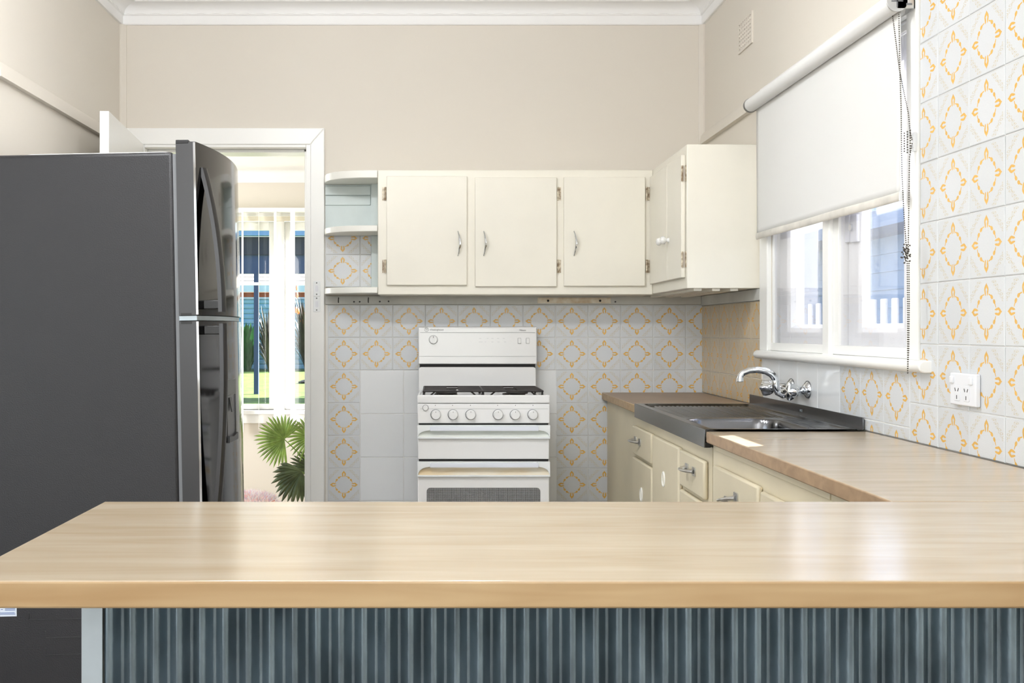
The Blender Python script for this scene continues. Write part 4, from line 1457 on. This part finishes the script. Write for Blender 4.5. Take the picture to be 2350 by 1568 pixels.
# ------------------------------------------------------------------ refrigerator (tilted back a little, front feet screwed out)
FY0, FY1 = 3.25, 3.95
fg = thing('refrigerator', 'dark two-door refrigerator with a grained side standing behind the breakfast bar', 'refrigerator', (-1.42, 3.6, 0))
fbx = -0.784
body = MB().box(-1.42, fbx, FY0, FY1, 0.03, 1.732)
body.build('fridge_body', M['fridge'], fg, bevel=0.012, seg=3)
for xx, zz in ((-1.37, 0.0), (-0.83, -0.012)):
    for yy in (FY0 + 0.06, FY1 - 0.06):
        MB().lathe([(0.022, zz), (0.022, zz + 0.012), (0.012, zz + 0.014), (0.012, 0.031)], (xx, yy, 0), (0, 0, 1), 12).build('foot', M['fridge_dark'], fg)
MB().box(fbx - 0.002, fbx + 0.010, FY0 + 0.006, FY1 - 0.006, 0.09, 1.725).build('door_gasket', M['gasket'], fg)
dsx = fbx + 0.010
dfx = -0.714


def fx_front(y):
    return dfx + 0.040 * (1 - ((y - (FY0 + FY1) / 2) / 0.35) ** 2)


def fridge_door(name, z0, z1):
    g = MB()
    n = 28
    pts = [(dsx, FY1), (dsx, FY0), (dfx - 0.004, FY0), (dfx, FY0 + 0.002)]
    pts += [(fx_front(FY0 + (FY1 - FY0) * k / n), FY0 + (FY1 - FY0) * k / n) for k in range(1, n)] + [(dfx, FY1 - 0.002), (dfx - 0.004, FY1)]
    m = len(pts)
    vs = [(p[0], p[1], z0) for p in pts] + [(p[0], p[1], z1) for p in pts]
    g.add(vs, [tuple(range(m))[::-1]], False, 0)
    g.add([], [], False)
    g.f.append([m + i for i in range(m)]); g.sm.append(False); g.mi.append(0)
    for i in range(m):
        j = (i + 1) % m
        g.f.append([i, j, m + j, m + i])
        g.sm.append(True)
        g.mi.append(1 if 3 <= i < m - 2 else 0)
    o = g.build(name, [M['fridge_side'], M['fridge_front']], fg, sharp=25)
    MB().box(dfx - 0.006, dfx + 0.0005, FY0 - 0.0012, FY0 + 0.002, z0 + 0.002, z1 - 0.002).build('edge_trim', M['chrome'], o)
    return o


fd1 = fridge_door('freezer_door', 1.222, 1.762)
fd2 = fridge_door('fridge_door', 0.085, 1.204)


def fridge_handle(parent, zs, outs, z_br):
    g = MB()
    yc = FY0 + 0.055
    w, t = 0.015, 0.010
    vs, n = [], len(zs)
    for z, o in zip(zs, outs):
        xo = fx_front(yc) + o
        vs += [(xo - t, yc - w, z), (xo + t * 0.2, yc - w, z), (xo + t, yc - w * 0.2, z), (xo + t, yc + w, z), (xo - t, yc + w, z)]
    fs = [tuple(range(5)), tuple(range(5 * n - 5, 5 * n))[::-1]]
    for i in range(n - 1):
        for k in range(5):
            k2 = (k + 1) % 5
            fs.append((5 * i + k, 5 * i + k2, 5 * i + 5 + k2, 5 * i + 5 + k))
    g.add(vs, fs)
    o_ = g.build('handle', M['fridge_side'], parent)
    MB().box(fx_front(yc) - 0.012, fx_front(yc) + max(outs) - 0.004, yc - 0.012, yc + 0.012, z_br - 0.014, z_br + 0.014).build('handle_bracket', M['fridge_dark'], o_, bevel=0.003)


k = 18
fridge_handle(fd1, [1.232 + 0.455 * i / k for i in range(k + 1)], [0.052 - 0.052 * (i / k) ** 2.2 - 0.0 for i in range(k + 1)], 1.255)
fridge_handle(fd2, [0.42 + 0.775 * i / k for i in range(k + 1)], [0.002 + 0.052 * math.sin(PI / 2 * min(1, i / k * 1.15)) for i in range(k + 1)], 1.175)
# water dispenser in the lower door
dy0, dy1 = 3.46, 3.61
xm = fx_front(3.535)
dp = MB()
dp.box(xm - 0.004, xm + 0.0045, dy0, dy1, 0.955, 1.008)
dp.box(xm - 0.004, xm + 0.004, dy0, dy0 + 0.008, 0.80, 0.955).box(xm - 0.004, xm + 0.004, dy1 - 0.008, dy1, 0.80, 0.955)
dpo = dp.build('dispenser', M['fridge_side'], fd2, bevel=0.002)
MB().box(xm - 0.004, xm + 0.0015, dy0 + 0.008, dy1 - 0.008, 0.815, 0.955).build('dispenser_recess', mat('dispenser_grey', (86, 86, 88), 0.3, 0.6), dpo)
MB().prism([(xm + 0.001, 0.948), (xm + 0.004, 0.948), (xm + 0.012, 0.90), (xm + 0.009, 0.90)], 'y', 3.50, 3.535).build('dispenser_paddle', M['fridge_dark'], dpo)
MB().prism([(dy0, 0.80)] + [(dy0 + (dy1 - dy0) * q_ / 10, 0.815 + 0.008 * abs(q_ - 5) / 5) for q_ in range(11)] + [(dy1, 0.80)], 'x', xm - 0.003, xm + 0.010).build('drip_tray', M['fridge_dark'], dpo)
# hinge covers
MB().box(dsx, dfx - 0.02, FY0 - 0.001, FY0 + 0.06, 1.756, 1.768).build('hinge_cover', M['fridge_dark'], fg, bevel=0.002)
hs_p = [(dsx, FY1 - 0.004), (dsx, FY0 + 0.004)] + [(fx_front(FY0 + 0.004 + (FY1 - FY0 - 0.008) * k / 14) - 0.006, FY0 + 0.004 + (FY1 - FY0 - 0.008) * k / 14) for k in range(15)]
MB().prism(hs_p, 'z', 1.206, 1.220).build('hinge_strip', M['steel_bright'], fg)
MB().box(dsx + 0.006, dfx - 0.02, FY0 - 0.001, FY0 + 0.01, 1.2215, 1.229).box(dsx + 0.006, dfx - 0.02, FY0 - 0.001, FY0 + 0.01, 1.195, 1.204).build('hinge_cover', M['fridge_dark'], fg)
lb = MB().box(-1.405, -1.296, FY0 - 0.0012, FY0 + 0.001, 0.297, 0.375).build('rating_label', M['paper'], fg)
tl = MB()
for i, (a, b_, zz) in enumerate(((-1.40, -1.30, 0.3045), (-1.40, -1.302, 0.3085), (-1.40, -1.36, 0.318), (-1.345, -1.338, 0.319), (-1.332, -1.30, 0.317), (-1.332, -1.30, 0.321), (-1.40, -1.355, 0.324), (-1.40, -1.31, 0.335), (-1.40, -1.32, 0.345), (-1.40, -1.34, 0.356))):
    tl.box(a, b_, FY0 - 0.0018, FY0 - 0.001, zz - 0.0008, zz + 0.0008)
tl.build('label_lines', M['blue_print'], lb)
eb = MB()
for x0_, z_ in ((-1.26, 0.285), (-1.21, 0.228), (-1.21, 0.175)):
    eb.box(x0_, -1.0, FY0 - 0.0016, FY0 + 0.001, z_ - 0.0012, z_ + 0.0012).box(x0_, x0_ + 0.003, FY0 - 0.0016, FY0 + 0.001, z_, z_ + 0.022)
eb.build('side_rib', M['fridge'], fg, bevel=0.0006)
fg.rotation_euler = (0, math.radians(-1.12), 0)

trm = MB().prism(rrect(-1.31, -0.83, 3.40, 3.92, 0.03), 'z', 1.7455, 1.7695)
tag(trm.build('tray', M['enamel'], bevel=0.004), 'flat white tray lying on top of the refrigerator', 'tray')
bpy.data.objects['tray'].rotation_euler = (0, math.radians(-1.12), 0)
bpy.data.objects['tray'].location = (0, 0, 0.017)

# ------------------------------------------------------------------ peninsula base
pb = thing('breakfast_bar_base', 'breakfast bar base clad in ribbed galvanised iron', 'counter', (0.4, 1.5, 0))
MB().box(-0.418, XR - 0.012, 1.262, 1.735, 0, 0.866).build('base_carcass', M['cream_base'], pb)
cg = MB()
x0_, x1_ = -0.397, XR - 0.012
pitch = 0.0277
nn = int((x1_ - x0_) / pitch * 16)


def corr(u, v):
    x = x0_ + (x1_ - x0_) * u
    return (x, 1.2525 - 0.0068 * math.sin(2 * PI * (x - x0_) / pitch), 0.003 + 0.863 * v)


cg.grid(nn, 1, corr)
cg.build('corrugated_sheet', M['galv'], pb, sharp=None)
MB().box(-0.4234, -0.3985, 1.250, 1.2615, 0, 0.866).build('end_strip', M['steel_bright'], pb)

# ------------------------------------------------------------------ back room
YF = 9.0
BX0, BX1, BC = -3.4, 0.9, 2.55
struct(MB().box(BX0, BX1, 5.0, YF + 0.14, BF - 0.1, BF).build('floor_back_room', M['carpet']), 'pale carpet of the back room')
struct(MB().box(BX0, BX1, 5.0, YF + 0.14, BC, BC + 0.1).build('ceiling_back_room', M['ceiling']), 'white ceiling of the back room')
struct(MB().box(BX1, BX1 + 0.1, 5.0, YF + 0.14, BF, BC).build('wall_east', M['wall']), 'right wall of the back room')
ww = MB()
ww.box(BX0 - 0.1, BX0, 5.0, 5.8, BF, BC).box(BX0 - 0.1, BX0, 8.2, YF + 0.14, BF, BC).box(BX0 - 0.1, BX0, 5.8, 8.2, BF, 0.85).box(BX0 - 0.1, BX0, 5.8, 8.2, 2.35, BC)  # side opening added for the back room's fill lamp
struct(ww.build('wall_west', M['wall']), 'left wall of the back room with an unseen side opening added for fill light')
GX0, GX1, GZ0, GZ1 = -2.6, -0.2, 0.50, 2.16
wf = MB()
wf.box(BX0, GX0, YF, YF + 0.14, BF, BC).box(GX1, BX1, YF, YF + 0.14, BF, BC).box(GX0, GX1, YF, YF + 0.14, BF, GZ0).box(GX0, GX1, YF, YF + 0.14, GZ1, BC)
struct(wf.build('wall_far', M['wall']), 'beige far wall of the back room around the garden window')
cz = [(0, 2.455), (0.012, 2.455), (0.014, 2.49)] + [(0.014 + 0.07 * (1 - math.cos(a)), 2.49 + 0.06 * math.sin(a)) for a in [PI / 2 * k / 5 for k in range(1, 6)]] + [(0, BC)]
struct(MB().prism([(YF - d_, z_) for d_, z_ in cz], 'x', BX0, BX1, smooth=True).build('trim_11', M['ceiling'], sharp=30), 'white cornice of the back room')
w2 = sgroup('window_2', 'white garden window of the back room', (-1.4, YF, 0.5))
a2 = MB()
a2.box(GX0 - 0.06, GX1 + 0.06, YF - 0.02, YF, 2.165, 2.225).box(GX0 - 0.06, GX0, YF - 0.02, YF, 0.44, 2.165).box(GX1, GX1 + 0.06, YF - 0.02, YF, 0.44, 2.165)
a2.build('architrave', M['white'], w2, bevel=0.004)
MB().box(GX0 - 0.08, GX1 + 0.08, YF - 0.05, YF + 0.14, 0.465, 0.50).box(GX0 - 0.05, GX1 + 0.05, YF - 0.02, YF, 0.385, 0.465).build('sill', M['white'], w2, bevel=0.004)
MB().box(GX0, GX1, YF - 0.012, YF + 0.02, 2.125, 2.165).build('head_rail', M['pelmet'], w2)
# sashes: glass px 545..616 and 665..(720)
xs_ = [GX0, X(560, YF) - 0.55, X(640, YF), X(640, YF) + 0.62, GX1]
for xx in (X(628, YF), X(628, YF) - 0.66, X(628, YF) + 0.66):
    MB().box(xx, xx + 0.09, YF + 0.0, YF + 0.12, 0.50, 2.125).build('mullion', M['white'], w2, bevel=0.004)
edges = [(X(628, YF) - 0.66 + 0.09, X(628, YF)), (X(628, YF) + 0.09, X(628, YF) + 0.66)]
for x0_, x1_ in edges:
    f = MB()
    f.box(x0_, x0_ + 0.045, YF + 0.04, YF + 0.08, 0.50, 2.125).box(x1_ - 0.045, x1_, YF + 0.04, YF + 0.08, 0.50, 2.125)
    f.box(x0_ + 0.045, x1_ - 0.045, YF + 0.04, YF + 0.08, 0.50, 0.545).box(x0_ + 0.045, x1_ - 0.045, YF + 0.04, YF + 0.08, 2.05, 2.125)
    f.box(x0_ + 0.045, x1_ - 0.045, YF + 0.045, YF + 0.075, 1.575, 1.60)
    fo_ = f.build('sash', M['white'], w2, bevel=0.003)
    MB().box(x0_ + 0.04, x1_ - 0.04, YF + 0.058, YF + 0.062, 0.54, 2.06).build('glass_pane', M['glass'], fo_)

vb_ = thing('vertical_blind', 'white vertical blind with its slats turned edge-on at the garden window', 'blind', (-1.4, YF - 0.1, 2.2))
MB().box(GX0 - 0.02, GX1 + 0.02, YF - 0.13, YF - 0.075, 2.19, 2.225).build('headrail', M['white'], vb_)
ySl = YF - 0.10
for px, wpx in ((480, 8), (518, 10), (556.5, 8), (594, 4.5), (631.5, 9), (671.5, 13), (712, 10), (750, 9), (790, 10)):
    x = X(px, ySl)
    c = wpx / F * ySl / 2
    s_ = math.sqrt(max(0, 0.044 ** 2 - c * c))
    g = MB()
    z0_, z1_ = Z(992, ySl) if px in (556.5, 671.5) else Z(985, ySl), 2.19
    g.add([(x - c, ySl + s_ - 0.001, z0_), (x + c, ySl - s_ - 0.001, z0_), (x + c, ySl - s_ - 0.001, z1_), (x - c, ySl + s_ - 0.001, z1_),
           (x - c + 0.001, ySl + s_, z0_), (x + c + 0.001, ySl - s_, z0_), (x + c + 0.001, ySl - s_, z1_), (x - c + 0.001, ySl + s_, z1_)],
          [(0, 1, 2, 3), (7, 6, 5, 4), (0, 4, 5, 1), (1, 5, 6, 2), (2, 6, 7, 3), (3, 7, 4, 0)])
    g.build('slat', M['slat'], vb_)

# fan palm in a pot beside the doorway
pm = thing('potted_palm', 'potted fan palm just inside the back room beside the doorway', 'plant', (-0.42, 6.4, BF))
MB().lathe([(0.11, 0), (0.14, 0.02), (0.17, 0.26), (0.18, 0.28), (0.165, 0.285), (0.155, 0.25)], (-0.42, 6.4, BF), (0, 0, 1), 24).build('pot', M['pot'], pm)
MB().lathe([(0.153, 0.248), (0.06, 0.258), (0.001, 0.26)], (-0.42, 6.4, BF), (0, 0, 1), 20).build('soil', M['soil'], pm)


def fan_leaf(px, py, y, rad_px, a0, a1, n, m, base, back=0.0, droop=0.25, wid=0.008):
    hub = Vector((X(px, y), y, Z(py, y)))
    R = rad_px / F * y
    g = MB()
    for i in range(n):
        t = i / (n - 1)
        a = math.radians(a0 + (a1 - a0) * t)
        dirv = Vector((math.cos(a), back * math.sin(t * PI) + random.uniform(-0.08, 0.08), math.sin(a))).normalized()
        side = Vector((-math.sin(a), 0, math.cos(a)))
        L = R * (0.86 + 0.14 * math.sin(t * PI)) * random.uniform(0.93, 1.05)
        prev = None
        st = 6
        vs = []
        for k_ in range(st + 1):
            u = k_ / st
            p = hub + dirv * L * u + Vector((0, 0, -droop * L * u ** 3)) + Vector((0, -0.012 * math.sin(u * PI), 0))
            w = wid * (0.25 + 1.9 * u * (1 - u) ** 0.55) if u < 1 else 0.0004
            fold = 0.35 * w
            vs += [p - side * w + Vector((0, fold, 0)), p - Vector((0, fold, 0)), p + side * w + Vector((0, fold, 0))]
        fs = []
        for k_ in range(st):
            o = 3 * k_
            fs += [(o, o + 1, o + 4, o + 3), (o + 1, o + 2, o + 5, o + 4)]
        g.add(vs, fs, True)
    lf = g.build('leaf', m, pm, sharp=60)
    b_ = Vector(base)
    mid = (hub + b_) / 2 + Vector((0, 0, 0.05))
    MB().tube([hub, mid, b_], [0.003, 0.0042, 0.006], 6).build('leaf_stalk', M['stem'], lf)
    return lf


pbase = (-0.44, 6.4, BF + 0.255)
fan_leaf(652, 1008, 6.25, 68, 42, 275, 27, M['leaf'], pbase, back=-0.1, droop=0.10)
fan_leaf(713, 1002, 6.3, 58, 60, 300, 22, M['leaf'], pbase, droop=0.15)
fan_leaf(692, 1083, 6.15, 70, 150, 292, 15, M['leaf_dark'], pbase, back=-0.2, droop=0.18, wid=0.013)
fan_leaf(718, 1078, 6.35, 60, 95, 200, 13, M['leaf_dark'], pbase, droop=0.1)
fan_leaf(770, 960, 6.5, 80, -40, 220, 22, M['leaf'], pbase, droop=0.2)
fan_leaf(800, 1040, 6.3, 80, -120, 100, 20, M['leaf'], pbase, droop=0.2)

# fluffy pouf
pf = thing('fluffy_pouf', 'tall fluffy pink and white pouf on the back room floor', 'pouf', (-1.06, 5.95, BF))
MB().lathe([(0.15, BF), (0.165, BF + 0.05), (0.165, 0.13), (0.14, 0.225), (0.07, 0.252), (0.001, 0.256)], (-1.06, 5.95, 0), (0, 0, 1), 24).build('pouf_body', M['pink'], pf)
fu = MB()
for i in range(4200):
    a = random.uniform(0, 2 * PI)
    h = random.uniform(0.02, 1)
    if h < 0.8:
        zz = BF + 0.03 + (0.19 - BF) * h / 0.8
        rr = 0.16
        nrm = Vector((math.cos(a), math.sin(a), 0.3 * h))
    else:
        rr = 0.15 * math.sqrt(random.random())
        zz = 0.255 - 0.035 * (rr / 0.15) ** 2
        nrm = Vector((math.cos(a) * rr * 5, math.sin(a) * rr * 5, 1))
    p = Vector((-1.06 + rr * math.cos(a), 5.95 + rr * math.sin(a), zz))
    nrm = (nrm.normalized() + Vector((random.uniform(-.5, .5), random.uniform(-.5, .5), random.uniform(-.4, .5)))).normalized()
    sd = nrm.orthogonal().normalized() * 0.0035
    ln_ = random.uniform(0.018, 0.036)
    fu.add([p - sd, p + sd, p + nrm * ln_], [(0, 1, 2)], False, random.choice((0, 1, 2, 2)))
fu.build('fluff', [M['pink'], M['lilac'], M['fluff']], pf, sharp=None, kind='stuff')

# ------------------------------------------------------------------ garden behind the back room
LZ = 0.20
struct(MB().box(-14, 10, YF + 0.14, 40, LZ - 0.2, LZ).build('ground_garden', M['lawn']), 'sunlit lawn of the back garden')
pg = thing('pergola', 'navy steel patio roof with a pale blue gutter outside the garden window', 'pergola', (-3.0, 16, LZ))
yp = 16.0
zz = lambda py: Z(py, yp)
MB().box(-7, 2.5, yp - 0.14, yp - 0.02, zz(543.5), zz(530)).build('gutter', M['blue_light'], pg, bevel=0.01)
MB().box(-7, 2.5, yp - 0.02, yp + 0.03, zz(585), zz(544)).build('fascia', M['navy_dark'], pg)
MB().box(-7, 2.5, yp + 0.03, yp + 0.12, zz(628), zz(585)).build('beam', M['navy'], pg)
MB().box(-7, 2.5, yp + 0.12, yp + 0.9, zz(560), zz(556)).build('roof_sheet', M['navy_dark'], pg)
for px in (586.5, 900, 300):
    MB().box(X(px, yp) - 0.034, X(px, yp) + 0.034, yp + 0.04, yp + 0.108, LZ, zz(628)).build('post', M['navy'], pg)
fn_ = thing('garden_fence', 'pale blue ribbed sheet fence behind the garden plants', 'fence', (-3, 26, LZ))
yfn = 26.0
n_r = 14
for k in range(n_r):
    z0_, z1_ = LZ + k * 0.125, LZ + (k + 1) * 0.125
    MB().prism([(yfn, z0_), (yfn - 0.03, z0_ + 0.03), (yfn - 0.03, z1_ - 0.03), (yfn, z1_), (yfn + 0.02, z1_), (yfn + 0.02, z0_)], 'x', -13, 6).build('fence_rail', M['fence'], fn_)
MB().box(-13, 6, yfn - 0.05, yfn + 0.05, LZ + 1.75, LZ + 1.80).build('fence_cap', M['out_white'], fn_)
hs = thing('neighbour_house', 'red brick house with a pale tiled roof beyond the fence', 'house', (-5, 33, LZ))
yh = 33.0
MB().box(-16, 6, yh, yh + 6, LZ, Z(671, yh)).build('wall', M['brick'], hs)
MB().box(-16.3, 6.3, yh - 0.5, yh - 0.3, Z(671, yh), Z(656, yh)).build('gutter', M['out_white'], hs)
rt = MB()
for k in range(7):
    rt.box(-16.3, 6.3, yh - 0.45 + 0.55 * k, yh + 0.15 + 0.55 * k, Z(657, yh) + 0.17 * k, Z(657, yh) + 0.21 * k + 0.03)
for k in range(7):
    MB().prism([(yh - 0.45 + 0.5 * k, Z(657, yh) + 0.14 * k), (yh - 0.45 + 0.5 * k, Z(657, yh) + 0.14 * k + 0.05), (yh + 0.1 + 0.5 * k, Z(657, yh) + 0.14 * k + 0.18), (yh + 0.1 + 0.5 * k, Z(657, yh) + 0.14 * k + 0.13)], 'x', -16.3, 6.3).build('roof_course', M['roof_tile'], hs)


def spiky(name, label, x, y, n, h, spread, m, w, lean=0.6, extra=None):
    g = MB()
    for i in range(n):
        a = random.uniform(0, 2 * PI)
        l_ = h * random.uniform(0.35, 1.05)
        sp = random.uniform(0.1, 1) * spread
        d_ = Vector((math.cos(a), math.sin(a), 0))
        sd = Vector((-math.sin(a), math.cos(a), 0))
        vs = []
        for k_ in range(5):
            u = k_ / 4
            p = Vector((x, y, LZ)) + d_ * (0.05 + sp * u ** 1.6) + Vector((0, 0, l_ * (u - 0.25 * lean * u * u)))
            ww_ = w * (1 - u) ** 0.6 * (0.6 + u) if u < 1 else 0.002
            vs += [p - sd * ww_, p + sd * ww_]
        g.add(vs, [(2 * k_, 2 * k_ + 1, 2 * k_ + 3, 2 * k_ + 2) for k_ in range(4)], True)
    o = thing(name, label, 'plant', (x, y, LZ))
    g.build('foliage', m, o, sharp=None, kind='stuff')
    if extra:
        e = MB()
        for i in range(14):
            e.ball((x + random.uniform(-.3, .3), y - 0.3 + random.uniform(-.2, .2), LZ + h * random.uniform(0.5, 1.1)), 0.05, 6, 4, sc=(0.5, 0.5, 1.6))
        e.build('flower', extra, o)
    return o


def Xg(px, y):
    return X(px, y)


spiky('flax_plant', 'dark spiky flax left of centre along the fence', X(622, 24.2), 24.2, 300, 1.75, 0.46, M['flax'], 0.03)
spiky('flax_plant', 'dark spiky flax with orange flowers at the right of the garden window', X(705, 25.2), 25.2, 320, 2.0, 0.42, M['flax'], 0.03, extra=M['orange'])
spiky('leafy_shrub', 'glossy green broad-leaved shrub behind the blue post', X(568, 25.2), 25.2, 220, 1.5, 0.34, M['shrub'], 0.09, lean=1.0)
spiky('leafy_shrub', 'glossy green shrub left of the broad-leaved one, mostly behind the blind', X(488, 25.2), 25.2, 220, 1.5, 0.34, M['shrub'], 0.09, lean=1.0)
gt = thing('garden_table', 'black outdoor table on the lawn at the right edge of the garden window', 'table', (-2.0, 19.5, LZ))
yt = 19.5
MB().box(X(690, yt), X(690, yt) + 1.2, yt - 0.35, yt + 0.35, Z(876, yt), Z(874, yt)).build('table_top', M['black'], gt)
for xx in (0.18, 1.02):
    MB().tube([(X(690, yt) + xx, yt, Z(876, yt)), (X(690, yt) + xx - 0.05, yt, LZ + 0.1), (X(690, yt) + xx - 0.12, yt, LZ)], 0.03, 8).build('leg', M['black'], gt)

# ------------------------------------------------------------------ neighbour outside the kitchen window
struct(MB().box(1.36, 12, -4, YF, -0.3, -0.1).build('ground_side', M['paving']), 'paved side yard outside the kitchen window')
sd_ = thing('weatherboard_house', 'pale blue weatherboard house next door seen through the kitchen window', 'house', (4.0, 9, -0.1))
xh = 3.7
yh0, yh1 = 3.5, 22.0
MB().box(xh + 0.02, xh + 4, yh0, yh1, -0.1, 1.96).build('wall', M['weather'], sd_)
for k in range(14):
    z0_ = -0.1 + 0.147 * k
    MB().prism([(xh, z0_), (xh - 0.022, z0_), (xh - 0.004, z0_ + 0.15), (xh + 0.02, z0_ + 0.15)], 'y', yh0, yh1).build('weatherboard', M['weather'], sd_)
MB().box(xh - 0.42, xh - 0.36, yh0 - 0.3, yh1, 1.95, 2.08).build('fascia', M['weather_dark'], sd_)
MB().box(xh - 0.36, xh, yh0 - 0.3, yh1, 1.95, 1.97).build('soffit', M['weather_dark'], sd_)
for k in range(10):
    xa, za = xh - 0.44 + 0.32 * k, 2.075 + 0.10 * k
    MB().prism([(xa, za), (xa + 0.34, za + 0.105), (xa + 0.34, za + 0.125), (xa, za + 0.02)], 'y', yh0 - 0.3, yh1).build('roof_course', M['weather'], sd_)
bl = thing('picket_balustrade', 'white picket balustrade outside the kitchen window', 'fence', (2.6, 6.4, -0.1))
for k in range(16):
    y0_ = 5.0 + 0.148 * k
    MB().box(2.59, 2.612, y0_, y0_ + 0.062, -0.1, 1.37).build('picket', M['out_white'], bl, bevel=0.006)
MB().box(2.614, 2.65, 4.9, 7.3, 0.25, 0.33).box(2.614, 2.65, 4.9, 7.3, 1.12, 1.19).build('rail', M['out_white'], bl)
tag(MB().box(2.55, 2.68, 7.32, 7.50, -0.1, 3.0).build('verandah_post', M['out_white'], bevel=0.008), 'tall white verandah post at the end of the picket balustrade', 'post')
